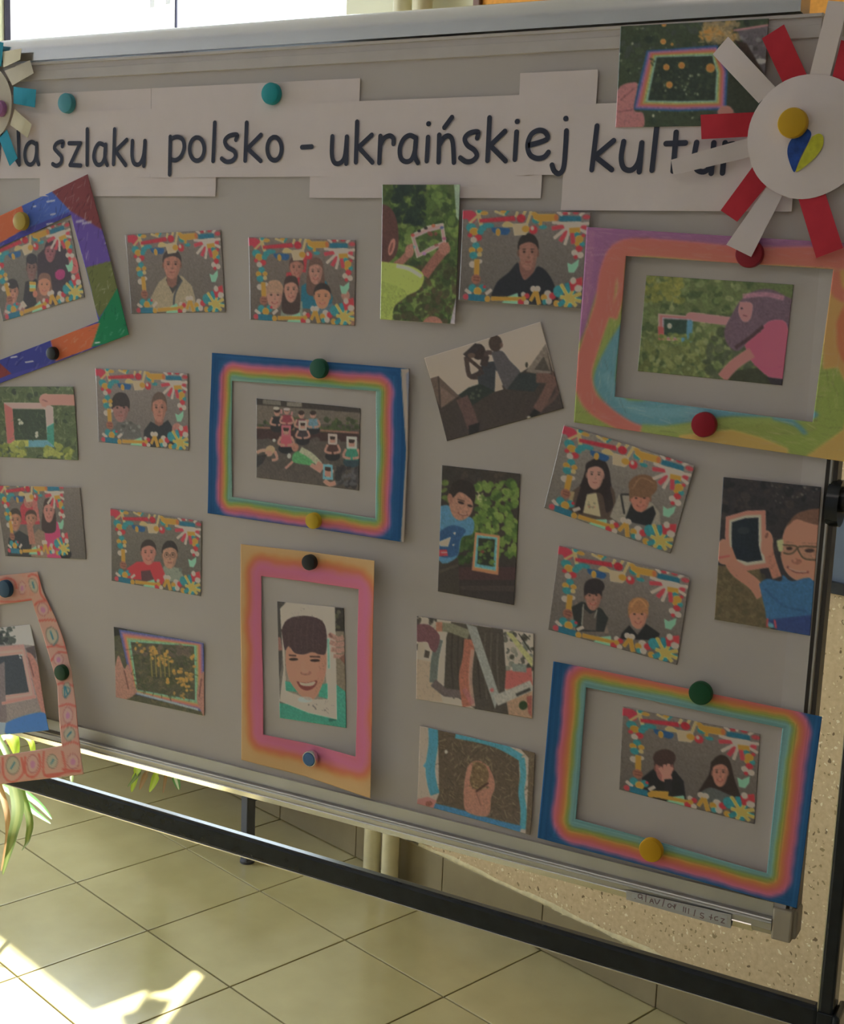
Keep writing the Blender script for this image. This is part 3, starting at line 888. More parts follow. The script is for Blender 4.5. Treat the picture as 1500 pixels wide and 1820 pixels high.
def sheet(name, corners, cv, m_, y, label, cat, group=None, w_mm=150, h_mm=100, lift=(0, 0, 0, 0), bow=0.0, step=1.0, yfun=None):
    """a print: grid of points on the board, thin, with slightly lifting corners (TL, TR, BR, BL)"""
    c = quad_world(corners, y)
    nx, ny = int(w_mm / step), int(h_mm / step)
    S, T = np.meshgrid(np.linspace(0, 1, nx + 1), np.linspace(0, 1, ny + 1))
    S = S.ravel(); T = T.ravel()
    P = bilin(c, S, T)
    if yfun is None:
        lf = lift[0]*((1-S)*(1-T))**2 + lift[1]*(S*(1-T))**2 + lift[2]*(S*T)**2 + lift[3]*((1-S)*T)**2
        P[:, 1] = y - lf - bow * np.sin(np.pi * T) * .5 - bow * np.sin(np.pi * S) * .5
    else:
        P[:, 1] = yfun(P[:, 2])
    i = np.arange(ny)[:, None] * (nx + 1) + np.arange(nx)[None, :]
    Q = np.stack([i, i + nx + 1, i + nx + 2, i + 1], -1).reshape(-1, 4)
    rim = list(range(nx + 1)) + [(k + 1) * (nx + 1) + nx for k in range(ny)] + [ny * (nx + 1) + k for k in range(nx - 1, -1, -1)] + [k * (nx + 1) for k in range(ny - 1, 0, -1)]
    n0 = len(P)
    m0 = len(rim)
    cx = sorted(set(list(range(0, nx, 12)) + [nx])); cy = sorted(set(list(range(0, ny, 12)) + [ny]))
    bi = [j * (nx + 1) + i_ for j in cy for i_ in cx]
    back = np.vstack([P[rim], P[bi]]) + np.array([0, TH, 0])
    sk = [(rim[k], rim[(k + 1) % m0], n0 + (k + 1) % m0, n0 + k) for k in range(m0)]
    w_ = len(cx); g0 = n0 + m0
    bk = [(g0 + j*w_ + i_, g0 + j*w_ + i_ + 1, g0 + (j+1)*w_ + i_ + 1, g0 + (j+1)*w_ + i_) for j in range(len(cy) - 1) for i_ in range(w_ - 1)]
    V = np.vstack([P, back])
    o0 = V.mean(0)
    me = fast_mesh(name, V - o0, np.vstack([Q, np.array(sk), np.array(bk)]))
    set_ink(me, cv.sample(np.c_[S, T]))
    o = new_obj(name, me, m_, None, o0)
    tag(o, label, cat, group)
    return o
def ring_sheet(name, outer, inner, cv, uvo, uvi, m_, y, label, cat, group=None, ns=240, nt=26, yfun=None, wav=0.0, lift=0.0):
    """a cut-out paper frame: outer and inner outlines with the same number of corners"""
    n = len(outer)
    def along(P):
        out = []
        L = [np.linalg.norm(np.asarray(outer[(i + 1) % n], float) - np.asarray(outer[i], float)) for i in range(n)]
        tot = sum(L)
        for i in range(n):
            k = max(2, int(round(ns * L[i] / tot)))
            a = np.asarray(P[i], float); b = np.asarray(P[(i + 1) % n], float)
            for q in range(k): out.append(a + (b - a) * q / k)
        return np.array(out)
    Wo = along(outer); UO = along(uvo)
    # the inner outline keeps the outer's number of points
    L = [np.linalg.norm(np.asarray(outer[(i + 1) % n], float) - np.asarray(outer[i], float)) for i in range(n)]; tot = sum(L)
    def along2(P):
        out = []
        for i in range(n):
            k = max(2, int(round(ns * L[i] / tot)))
            a = np.asarray(P[i], float); b = np.asarray(P[(i + 1) % n], float)
            for q in range(k): out.append(a + (b - a) * q / k)
        return np.array(out)
    Wi = along2(inner); UI = along2(uvi)
    m0 = len(Wo)
    P = []; UV = []
    for t in np.linspace(0, 1, nt + 1):
        P.append(Wo + (Wi - Wo) * t); UV.append(UO + (UI - UO) * t)
    P = np.vstack(P); UV = np.vstack(UV)
    if yfun is not None: P[:, 1] = yfun(P[:, 2])
    else:
        q = np.arange(len(P)) % m0
        P[:, 1] = y - wav * (0.5 + .5 * np.sin(q / m0 * 2 * np.pi * 5 + y * 900)) - lift * np.clip((P[:, 0] - P[:, 0].min()) / (np.ptp(P[:, 0])) - .5, 0, 1) * 2
    k = np.arange(m0); k2 = (k + 1) % m0
    Q = [np.stack([r*m0 + k, r*m0 + k2, (r+1)*m0 + k2, (r+1)*m0 + k], -1) for r in range(nt)]
    n0 = len(P)
    back = np.vstack([P[:m0], P[-m0:]]) + np.array([0, TH, 0])
    Q.append(np.stack([k, n0 + k, n0 + k2, k2], -1))
    Q.append(np.stack([nt*m0 + k, nt*m0 + k2, n0 + m0 + k2, n0 + m0 + k], -1))
    Q.append(np.stack([n0 + k, n0 + m0 + k, n0 + m0 + k2, n0 + k2], -1))
    V = np.vstack([P, back]); o0 = V.mean(0)
    me = fast_mesh(name, V - o0, np.vstack(Q))
    set_ink(me, cv.sample(UV))
    o = new_obj(name, me, m_, None, o0)
    tag(o, label, cat, group)
    return o
def quad_uv(c, P):
    """normalised coordinates of pixels inside the quad c"""
    h = homography(c, [(0, 0), (1, 0), (1, 1), (0, 1)])
    p = np.c_[np.asarray(P, float), np.ones(len(P))] @ h.T
    return p[:, :2] / p[:, 2:]

# ------------------------------------------------------------------ the paper collage that borders most class photos
V77 = (5.769, 800, 360)
P7C = [(823.4, 372.5), (1050.5, 378), (1033, 548), (816, 533)]
class Rec(Canvas):
    def __init__(s, corners, view):
        Canvas.__init__(s, corners, 150, 100, view, (0, 0, 0), res=1.0)
        s.items = []
    def raw(s, P, col, al=1.0): s.items.append((np.array(P), col, al))
YEL, TEAL, RED, WHI, CRE, MINT, BLU = (186, 140, 52), (38, 108, 118), (150, 40, 52), (186, 172, 164), (182, 162, 112), (112, 158, 138), (24, 84, 108)
def make_collage():
    c = Rec(P7C, V77)
    c.blob([(130, 85), (225, 85), (275, 130), (262, 190), (210, 215), (175, 172), (130, 168)], (150, 42, 62))
    c.line([(280, 80), (332, 285)], 34, CRE, 1, False).line([(200, 215), (325, 100)], 24, CRE, 1, False).ell(300, 92, 26, 20, TEAL)
    for a in ((350, 110, 40, 20), (545, 105, 34, 28), (860, 118, 30, 20)): c.ell(*a, YEL, .9)
    c.line([(455, 90), (560, 128)], 22, CRE, 1, False).line([(600, 80), (560, 130)], 22, TEAL, 1, False)
    c.poly([(300, 172), (655, 138), (672, 190), (300, 210)], (142, 34, 50))
    for a in ((690, 235, 560, 245), (830, 90, 780, 235), (690, 95, 670, 150), (770, 85, 740, 150)): c.line([a[:2], a[2:]], 26, CRE, 1, False)
    c.ell(725, 165, 46, 44, (140, 28, 44))
    c.ell(878, 185, 42, 34, TEAL).ell(950, 255, 40, 22, TEAL)
    c.line([(890, 160), (1080, 155)], 74, YEL, 1, False).ell(885, 150, 36, 34, YEL).line([(930, 180), (922, 238)], 30, YEL, 1, False).ell(1086, 155, 22, 36, (160, 90, 50))
    for a in ((1100, 92, 1150, 132), (1222, 78, 1215, 120), (1380, 92, 1330, 135)): c.line([a[:2], a[2:]], 26, WHI, 1, False)
    for a in ((1180, 112, 30, 18), (1290, 105, 34, 18), (1400, 150, 42, 26)): c.ell(*a, (140, 50, 60))
    for a in ((1040, 270), (1125, 405), (1262, 430), (1400, 262)): c.line([(1240, 235), a], 44, (165, 55, 70), 1, False)
    for a in ((1045, 205), (1062, 372), (1174, 440), (1408, 318), (1428, 218)): c.line([(1240, 230), a], 28, WHI, 1, False)
    c.blob([(1150, 205), (1345, 205), (1335, 260), (1270, 310), (1190, 290)], WHI)
    c.poly([(1125, 138), (1340, 142), (1345, 195), (1115, 195)], BLU)
    c.line([(1222, 292), (1332, 286)], 54, YEL, 1, False)
    c.blob([(420, 258), (600, 270), (592, 330), (530, 335), (440, 312)], (30, 68, 112)).ell(392, 240, 60, 26, TEAL).ell(490, 308, 24, 38, YEL)
    c.line([(540, 250), (580, 210), (650, 245)], 30, CRE)
    c.poly([(640, 230), (792, 212), (805, 290), (772, 336), (655, 342)], (188, 168, 140))
    c.ell(850, 285, 44, 46, RED).ell(772, 275, 40, 34, YEL).ell(840, 268, 18, 22, WHI)
    for x, y, r, k in ((215, 260, 50, TEAL), (335, 265, 38, TEAL), (245, 302, 44, YEL), (310, 305, 34, TEAL), (205, 342, 24, RED), (288, 366, 38, RED), (243, 388, 32, WHI), (265, 448, 38, TEAL), (225, 495, 32, YEL), (303, 492, 28, YEL), (240, 548, 42, TEAL), (300, 540, 24, CRE), (232, 640, 36, WHI), (305, 610, 22, WHI)):
        c.ell(x, y, r, r * .9, k)
    c.line([(275, 590), (270, 750)], 52, YEL, 1, False)
    c.ell(265, 790, 48, 50, (120, 76, 64)).line([(240, 770), (300, 775)], 10, (90, 52, 46)).line([(240, 800), (300, 805)], 10, (90, 52, 46))
    for x, y, r, k in ((230, 880, 40, TEAL), (328, 882, 38, TEAL), (350, 868, 16, RED), (282, 912, 40, YEL), (162, 966, 28, (168, 60, 74))): c.ell(x, y, r, r, k)
    c.line([(158, 895), (215, 938)], 30, WHI, 1, False).line([(365, 940), (422, 896)], 30, WHI, 1, False)
    c.poly([(590, 965), (690, 930), (705, 1040), (525, 1030)], MINT)
    c.poly([(190, 938), (358, 950), (352, 1018), (190, 1002)], BLU).ell(382, 990, 28, 30, YEL)
    c.line([(420, 985), (725, 990)], 40, YEL, 1, False)
    for x, y, r, k in ((722, 1022, 32, RED), (748, 945, 24, WHI), (786, 960, 28, RED), (750, 985, 26, YEL), (780, 1025, 26, WHI), (850, 890, 30, WHI), (895, 890, 30, WHI), (1000, 942, 38, WHI), (960, 976, 32, YEL), (968, 1020, 28, TEAL), (1050, 960, 36, RED), (1012, 1012, 32, WHI), (1090, 1035, 32, YEL)): c.ell(x, y, r, r, k)
    c.line([(872, 915), (820, 1010)], 34, YEL, 1, False).line([(880, 915), (912, 1045)], 42, YEL, 1, False)
    c.ell(1110, 915, 55, 60, TEAL)
    for a in ((1110, 1055), (1345, 1005), (1285, 880), (1200, 830), (1230, 1075)): c.line([(1215, 985), a], 48, (32, 106, 120), 1, False)
    for a in ((1135, 842), (1345, 935), (1128, 968), (1180, 1072), (1295, 1062), (1345, 1015), (1255, 905)): c.line([(1220, 985), a], 34, (188, 166, 84), 1, False)
    c.ell(1220, 985, 50, 48, (188, 166, 84))
    for x, y, r, k in ((1352, 432, 30, TEAL), (1300, 335, 28, TEAL), (1366, 345, 20, RED), (1325, 382, 42, YEL), (1302, 430, 26, YEL), (1322, 480, 36, RED), (1276, 522, 32, WHI), (1336, 546, 32, WHI), (1286, 566, 22, RED)): c.ell(x, y, r, r * .95, k)
    c.poly([(1200, 625), (1245, 642), (1322, 588), (1312, 660), (1270, 725), (1214, 722)], MINT)
    c.poly([(1218, 820), (1290, 790), (1300, 900), (1240, 915)], RED).poly([(1290, 790), (1355, 770), (1358, 860), (1300, 850)], (165, 48, 58)).ell(1262, 808, 30, 34, WHI).ell(1315, 885, 40, 34, WHI)
    return c.items
COLLAGE = make_collage()
def collage(cv, sx=1.0, sy=1.0, ox=0.0, oy=0.0, shear=0.0):
    k = cv.W / 150.0
    for P, col, al in COLLAGE:
        Q = np.c_[(P[:, 0] * sx + ox + shear * P[:, 1]) * k, (P[:, 1] * sy + oy) * k]
        cv.raw(Q, col, al)
    return cv
CG = 'class photos with a collage border'
PG = 'photos of children holding paper frames'
def cphoto(corners, view, bg, label, y=-.0005, draw=None, col=(1, 1, 0, 0), lift=(.0015, .0015, .001, .0005)):
    cv = Canvas(corners, 150, 100, view, bg)
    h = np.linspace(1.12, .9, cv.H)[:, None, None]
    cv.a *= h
    if draw: draw(cv)
    collage(cv, *col)
    cv.grain(4).soft(2)
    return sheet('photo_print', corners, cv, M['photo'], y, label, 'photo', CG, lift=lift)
def nphoto(corners, view, bg, label, draw, y=-.0005, portrait=False, lift=(.0015, .002, .001, .0005), bow=0.0, yfun=None, w=None, h=None, rnd=2):
    w = w or (100 if portrait else 150); h = h or (150 if portrait else 100)
    cv = Canvas(corners, w, h, view, bg)
    cv.gain = 2.5; cv.mute = .22
    draw(cv)
    cv.grain(5).soft(rnd)
    return sheet('photo_print', corners, cv, M['photo'], y, label, 'photo', PG, w_mm=w, h_mm=h, lift=lift, bow=bow, yfun=yfun)

# ---- class photos
VB = (3.488, 0, 300)
def d1(c):
    c.poly([(925, 885), (935, 800), (985, 705), (1040, 660), (1130, 665), (1190, 725), (1212, 800), (1215, 885)], (128, 114, 94))
    c.poly([(1030, 690), (1072, 775), (1130, 690), (1110, 660), (1040, 660)], (56, 52, 52)).line([(1130, 690), (1085, 780), (1080, 885)], 12, (60, 60, 66))
    c.poly([(1030, 640), (1105, 640), (1095, 720), (1068, 740), (1040, 720)], (105, 70, 62))
    c.face(1068, 595, 112, 170, (136, 90, 78), (52, 44, 46), smile=False)
cphoto([(223.6, 417), (392.8, 408.4), (401.4, 554.3), (233.7, 557.5)], VB, (88, 79, 76), 'collage-bordered photo of one boy in a pale jacket, right of the striped crayon frame', draw=d1, col=(.97, 1, 4, 0))
V5 = (3.333, 400, 380)
def d2(c):
    c.poly([(360, 430), (365, 350), (420, 340), (480, 350), (490, 260), (470, 230), (455, 300), (440, 430)], (140, 42, 52))
    c.face(425, 320, 84, 120, (136, 90, 80), (70, 50, 48))
    c.poly([(450, 560), (455, 430), (500, 400), (600, 400), (640, 500), (625, 570)], (24, 86, 108))
    c.face(538, 345, 84, 145, (140, 98, 88), (84, 60, 54), 'long', True)
    c.poly([(330, 610), (340, 545), (400, 520), (460, 520), (462, 610)], (106, 112, 102))
    c.face(295, 485, 100, 155, (150, 108, 96), (138, 106, 88), 'fringe')
    c.face(392, 452, 84, 145, (148, 104, 92), (56, 42, 40), 'long')
    c.poly([(505, 600), (515, 540), (570, 560), (640, 530), (650, 600)], (70, 86, 100))
    c.face(578, 492, 98, 140, (162, 112, 88), (44, 37, 37))
    c.line([(720, 500), (755, 560), (765, 660)], 34, (120, 84, 70)).ell(715, 485, 26, 30, (140, 98, 88))
cphoto([(442.6, 421.4), (632.5, 427), (631, 579), (445, 568)], V5, (86, 76, 72), 'collage-bordered photo of a crowd of five children, second from the left in the upper row', draw=d2)
V6 = (3.75, 0, 640)
def d3(c):
    c.poly([(735, 520), (742, 470), (790, 412), (870, 410), (930, 440), (945, 520)], (78, 75, 74)).scatter(12, (790, 420, 930, 500), (8, 16), [(110, 106, 104), (60, 58, 58)])
    c.face(805, 322, 112, 180, (124, 86, 84), (44, 37, 38), 'fringe', False)
    c.poly([(955, 580), (960, 470), (1005, 410), (1060, 440), (1120, 400), (1165, 470), (1165, 580)], (38, 38, 42))
    c.poly([(1030, 390), (1095, 390), (1085, 430), (1060, 442), (1035, 428)], (112, 74, 66))
    c.face(1062, 320, 98, 185, (140, 94, 82), (78, 62, 56), 'short', False)
    c.ell(1180, 460, 32, 40, (140, 92, 86))
cphoto([(170.7, 653.9), (334.7, 664), (336.5, 801), (175.2, 785.3)], V6, (96, 87, 85), 'collage-bordered photo of two boys, left of the blue rainbow frame', draw=d3)
def dG(c):
    c.poly([(135, 1100), (140, 980), (180, 930), (230, 930), (260, 1000), (270, 1100)], (140, 42, 56))
    c.face(195, 945, 72, 92, (136, 86, 78), (60, 44, 42))
    c.line([(255, 1080), (240, 1000), (235, 930)], 34, (140, 80, 78))
    c.poly([(50, 1320), (60, 1190), (130, 1140), (215, 1190), (225, 1320)], (36, 36, 40))
    c.poly([(300, 1320), (300, 1080), (350, 1050), (400, 1100), (420, 1320)], (170, 52, 100))
    c.face(330, 1010, 74, 150, (150, 98, 92), (50, 37, 38), 'long')
    c.face(210, 1062, 74, 105, (136, 92, 78), (62, 44, 40))
    c.face(105, 1072, 78, 140, (138, 94, 76), (50, 42, 40), smile=False)
    c.poly([(210, 1310), (215, 1180), (260, 1130), (300, 1150), (320, 1320)], (110, 88, 76)).line([(220, 1230), (200, 1100)], 40, (130, 84, 74))
    c.ell(442, 1295, 38, 36, (26, 24, 30))
cphoto([(-8, 863), (143, 866), (154, 994), (10, 988)], V6, (82, 74, 72), 'collage-bordered photo of a crowd with a girl in pink at the left edge', draw=dG, col=(.80, 1.0, 2, -4))
VA = (3.37, 0, 880)
def d4(c):
    c.poly([(940, 515), (952, 470), (990, 420), (1080, 440), (1115, 520)], (108, 112, 102)).scatter(10, (985, 440, 1090, 500), (7, 12), [(84, 88, 84)])
    c.face(1018, 362, 92, 155, (142, 104, 88), (42, 37, 38), smile=False, glasses=(44, 38, 38))
    c.poly([(760, 500), (760, 440), (820, 400), (960, 400), (988, 470), (985, 520)], (156, 42, 52)).poly([(850, 520), (845, 455), (900, 450), (930, 520)], (72, 46, 50))
    c.face(890, 347, 90, 140, (154, 100, 90), (48, 40, 40))
cphoto([(197.3, 903), (359, 926), (357.6, 1059.5), (198.8, 1032)], VA, (82, 76, 72), 'collage-bordered photo of two boys, one in red, above the marigold photo', draw=d4)
def d7(c):
    c.poly([(700, 610), (716, 770), (765, 800), (850, 730), (880, 630)], (104, 70, 64))
    c.blob([(415, 970), (480, 820), (600, 720), (690, 620), (715, 720), (762, 800), (850, 725), (900, 660), (1000, 730), (1080, 890), (1080, 1040), (700, 1030)], (31, 32, 39))
    c.face(797, 520, 206, 350, (124, 85, 76), (36, 32, 33), smile=False)
cphoto(P7C, V77, (87, 80, 78), 'collage-bordered photo of a boy in a black hoodie, beside the tall lime shirt photo', draw=d7, y=-.0062, lift=(.001, .001, .001, .001))
V12 = (4.044, 950, 740)
def d12(c):
    c.blob([(370, 360), (420, 305), (490, 310), (530, 380), (548, 500), (575, 600), (552, 740), (290, 690), (262, 600), (330, 480)], (38, 32, 34))
    c.blob([(250, 560), (330, 500), (540, 500), (575, 620), (545, 740), (262, 690)], (70, 56, 50)).line([(270, 540), (250, 640)], 30, (130, 112, 84))
    c.blob([(378, 380), (420, 320), (490, 320), (525, 400), (540, 520), (560, 640), (510, 690), (480, 560), (380, 560), (350, 690), (290, 660), (330, 500)], (40, 32, 34))
    c.poly([(372, 560), (440, 550), (470, 720), (345, 690)], (150, 138, 112)).scatter(8, (370, 610, 430, 660), (6, 12), [(150, 80, 70), (110, 100, 80)])
    c.face(432, 420, 126, 200, (154, 112, 102), (38, 32, 34), smile=False, tilt=3)
    c.blob([(362, 400), (370, 335), (440, 308), (500, 335), (508, 420), (485, 360), (430, 338), (390, 365)], (38, 32, 34))
    c.poly([(535, 720), (600, 560), (690, 555), (840, 620), (895, 690), (905, 780), (600, 760)], (122, 114, 106))
    c.poly([(640, 750), (690, 620), (760, 690), (850, 640), (870, 700), (830, 790)], (34, 34, 38)).line([(615, 560), (640, 700)], 14, (40, 38, 40)).line([(615, 560), (690, 560)], 14, (40, 38, 40))
    c.face(755, 590, 150, 185, (150, 96, 82), (98, 70, 52), 'fringe', True)
    c.ell(775, 500, 106, 84, (98, 70, 52)).line([(700, 520), (760, 440), (860, 480)], 12, (124, 92, 68), .7)
cphoto([(1003, 754.8), (1236.3, 827), (1192.3, 983.6), (967.3, 902)], V12, (96, 89, 86), 'tilted collage-bordered photo of a long-haired girl and a fringed boy', draw=d12, lift=(.001, .004, .001, .001))
def d13(c):
    c.poly([(250, 1400), (300, 1340), (480, 1380), (535, 1560), (260, 1540)], (108, 92, 84))
    c.poly([(265, 1370), (340, 1330), (480, 1380), (530, 1450), (500, 1550), (300, 1545)], (38, 40, 42)).poly([(340, 1370), (400, 1420), (450, 1400), (440, 1540), (340, 1530)], (74, 66, 64)).line([(352, 1350), (340, 1500)], 8, (120, 118, 112)).line([(450, 1390), (430, 1450)], 8, (120, 118, 112))
    c.face(420, 1290, 122, 205, (132, 90, 80), (40, 34, 38), 'fringe')
    c.ell(430, 1222, 74, 58, (40, 34, 38))
    c.poly([(615, 1600), (625, 1560), (680, 1500), (740, 1570), (800, 1490), (900, 1560), (890, 1610)], (31, 31, 35))
    c.face(745, 1425, 136, 200, (154, 104, 88), (134, 92, 62), 'fringe')
    c.ell(750, 1358, 74, 58, (134, 92, 62)).line([(690, 1370), (750, 1310), (810, 1370)], 10, (160, 118, 80), .6)
cphoto([(994, 968.7), (1228, 1024.9), (1203.5, 1181.4), (974.7, 1118.3)], V12, (90, 82, 80), 'collage-bordered photo of two boys with mid and fair hair, below the long-haired girl', draw=d13, lift=(.001, .004, .001, .001))
V14 = (2.6786, 940, 1160)
def d14(c):
    c.poly([(530, 700), (535, 595), (590, 550), (690, 560), (730, 610), (745, 720)], (30, 29, 34))
    c.face(638, 548, 88, 125, (126, 78, 74), (58, 42, 42), smile=False)
    c.ell(640, 500, 54, 42, (58, 42, 42))
    for a in ((618, 545), (640, 532), (660, 528), (676, 545)): c.line([(650, 605), a], 15, (168, 118, 108))
    c.ell(652, 596, 24, 22, (164, 114, 104)).line([(655, 600), (660, 660)], 34, (36, 34, 40))
    c.poly([(798, 700), (800, 655), (860, 630), (960, 640), (1000, 690), (985, 730)], (72, 74, 76))
    c.blob([(860, 520), (905, 485), (950, 510), (975, 600), (1005, 690), (960, 680), (860, 640), (798, 668), (850, 580)], (45, 35, 35))
    c.face(905, 570, 80, 130, (144, 96, 86), (45, 35, 35))
    c.poly([(575, 655), (660, 660), (655, 690), (575, 685)], (186, 140, 52))
cphoto([(1106.9, 1256), (1351.4, 1304.5), (1341.3, 1464.3), (1100.5, 1402.7)], V14, (86, 78, 76), 'collage-bordered photo of two girls, one hiding her face, inside a rainbow frame', draw=d14, lift=(.0005, .0005, .0005, .0005))
VT = (9.375, 0, 400)
def dT(c):
    c.poly([(640, 1250), (640, 500), (800, 350), (1100, 350), (1200, 900), (1000, 1200)], (50, 40, 48))
    c.face(850, 450, 180, 340, (118, 70, 78), (50, 36, 46), smile=False)
    c.blob([(930, 800), (1000, 740), (1090, 770), (1080, 880), (1000, 920), (940, 880)], (130, 38, 88))
    c.poly([(380, 1400), (440, 950), (620, 900), (680, 1000), (620, 1400)], (44, 40, 44))
    c.face(545, 720, 175, 420, (102, 74, 72), (44, 40, 46), smile=False)
    c.ell(545, 570, 92, 90, (44, 40, 46))
    c.poly([(620, 1400), (640, 1130), (760, 1180), (880, 1130), (980, 1300)], (50, 40, 44))
    c.face(755, 1000, 210, 340, (164, 110, 88), (102, 72, 64), 'long')
    c.poly([(60, 1500), (110, 1290), (230, 1260), (440, 1340), (420, 1480)], (120, 84, 82)).poly([(350, 1300), (400, 1260), (470, 1350), (400, 1390)], (150, 138, 128))
    c.face(225, 1120, 190, 360, (144, 98, 84), (45, 40, 42), smile=False)
    c.ell(220, 985, 90, 85, (45, 40, 42))
    c.blob([(1160, 560), (1250, 540), (1310, 680), (1290, 800), (1180, 790)], (158, 80, 82)).line([(1200, 640), (1270, 700)], 16, (110, 46, 52))
    c.poly([(505, 945), (615, 955), (610, 1110), (508, 1108)], (190, 150, 60)).poly([(508, 1000), (613, 1005), (612, 1055), (508, 1052)], (110, 150, 130)).ell(600, 1150, 40, 60, (150, 92, 76))
TLP = [(-26, 437), (123, 392), (151, 528), (6, 571)]
cphoto(TLP, VT, (84, 78, 74), 'collage-bordered photo of five children inside the striped crayon frame', draw=dT, lift=(.0005,) * 4)

# ---- other photos
GREENS = [(84, 104, 44), (66, 88, 38), (100, 118, 52), (54, 72, 36), (120, 130, 62)]
DARKG = [(44, 56, 40), (56, 66, 44), (38, 46, 38), (68, 78, 50)]
RB = [(24, 74, 122), (112, 78, 138), (178, 88, 108), (188, 108, 66), (140, 140, 70), (112, 148, 130)]
def d5(c):
    c.scatter(260, (680, 780, 1240, 1330), (8, 24), [(62, 66, 44), (76, 76, 50), (56, 56, 46), (88, 80, 58)])
    c.poly([(684, 786), (765, 800), (768, 830), (684, 845)], (30, 30, 32))
    c.nest([(715, 803), (1228, 885), (1228, 1300), (800, 1190)], [(785, 880), (1166, 905), (1170, 1228), (825, 1166)], [(60, 72, 140), (112, 82, 130), (168, 92, 92), (178, 118, 74), (120, 140, 92), (96, 150, 128)])
    c.straw(200, (800, 900, 1160, 1200), (20, 60), 5, [(74, 66, 52), (96, 84, 60), (52, 56, 38), (60, 70, 44)])
    c.scatter(40, (800, 900, 1150, 960), (10, 22), [(98, 82, 70), (84, 72, 66)])
    for x, y, n, w in ((920, 940, 14, 24), (985, 990, 22, 36), (1095, 1110, 46, 60), (830, 895, 6, 26), (1150, 975, 5, 14)):
        for _ in range(n): c.ell(x + random.gauss(0, w * .6), y + random.gauss(0, w * .6), random.uniform(7, 14), random.uniform(5, 12), random.choice([(176, 132, 40), (158, 116, 44), (138, 104, 44)]))
    for x in range(905, 1010, 26): c.line([(x, 960), (x + 8, 1090)], 7, (120, 106, 50))
    c.blob([(690, 1030), (712, 960), (745, 1040), (770, 1015), (800, 1130), (820, 1180), (760, 1222), (690, 1215)], (152, 104, 92)).line([(745, 1050), (770, 1160)], 8, (112, 68, 62))
    c.blob([(1200, 1080), (1230, 1072), (1230, 1310), (1205, 1290), (1180, 1210)], (150, 100, 90)).line([(1208, 1100), (1195, 1210)], 8, (110, 66, 62))
    c.line([(820, 1185), (1190, 1285)], 12, (130, 140, 150))
nphoto([(203.3, 1113.8), (363.5, 1142.6), (363.5, 1272), (206.2, 1239)], VA, (70, 68, 54), 'photo of two hands framing yellow flowers with a rainbow frame, lower left', d5)
def d6(c):
    c.scatter(420, (930, -180, 1400, 660), (14, 40), [(70, 92, 36), (56, 78, 34), (88, 112, 44), (44, 60, 34), (104, 124, 52)])
    c.scatter(90, (1000, -180, 1180, 60), (14, 34), [(34, 50, 40), (28, 42, 38)])
    c.scatter(160, (1000, 300, 1380, 660), (14, 30), [(52, 56, 32), (62, 64, 38), (72, 60, 40)])
    c.nest([(1100, 128), (1200, 75), (1295, 58), (1312, 180), (1220, 225), (1135, 266)], [(1125, 146), (1205, 110), (1278, 92), (1288, 168), (1215, 200), (1154, 235)], [(196, 176, 170), (196, 150, 150), (170, 140, 150)])
    for x, y, k in ((1112, 130, (170, 60, 60)), (1150, 105, (40, 36, 40)), (1190, 88, (44, 40, 40)), (1235, 74, (180, 90, 60)), (1285, 85, (70, 80, 130)), (1300, 150, (150, 70, 110)), (1180, 240, (150, 100, 150)), (1118, 200, (90, 130, 130))): c.ell(x, y, 12, 10, k)
    c.scatter(12, (1150, 120, 1275, 210), (8, 20), [(120, 50, 50), (90, 110, 50), (60, 74, 40)])
    c.line([(1010, 310), (1060, 270), (1105, 215)], 42, (140, 86, 74)).ell(1092, 225, 26, 40, (152, 98, 84)).line([(1110, 205), (1105, 180)], 14, (152, 98, 84))
    c.line([(1180, 370), (1230, 300), (1300, 215)], 58, (132, 78, 66)).ell(1300, 210, 36, 38, (150, 94, 80)).line([(1290, 180), (1325, 180)], 16, (152, 96, 84))
    c.blob([(920, -60), (985, -30), (1022, 60), (1026, 200), (990, 275), (920, 280)], (84, 50, 48)).ell(988, 200, 18, 52, (168, 104, 92), 1, 14).ell(985, 205, 8, 34, (120, 64, 58), 1, 14)
    c.blob([(920, 285), (1030, 300), (1120, 320), (1178, 370), (1150, 450), (1050, 500), (1000, 560), (985, 635), (920, 630)], (152, 164, 62)).blob([(920, 400), (1000, 420), (1080, 480), (1000, 550), (960, 630), (920, 630)], (136, 150, 54))
    c.line([(1015, 312), (1090, 330), (1165, 375)], 22, (188, 188, 172))
    c.ell(1230, 655, 60, 48, (150, 92, 80)).poly([(1335, 650), (1370, 500), (1372, 660)], (150, 140, 150))
    c.poly([(1360, -180), (1400, -180), (1398, 60), (1372, 20)], (150, 170, 165), .7)
nphoto([(680.7, 328.3), (819, 328.3), (809.5, 576), (676, 567.5)], V5, (66, 80, 38), 'tall photo of a child in a lime shirt holding a paper frame up to leaves', d6, y=-.0062, portrait=True)
V8 = (3, 750, 560)
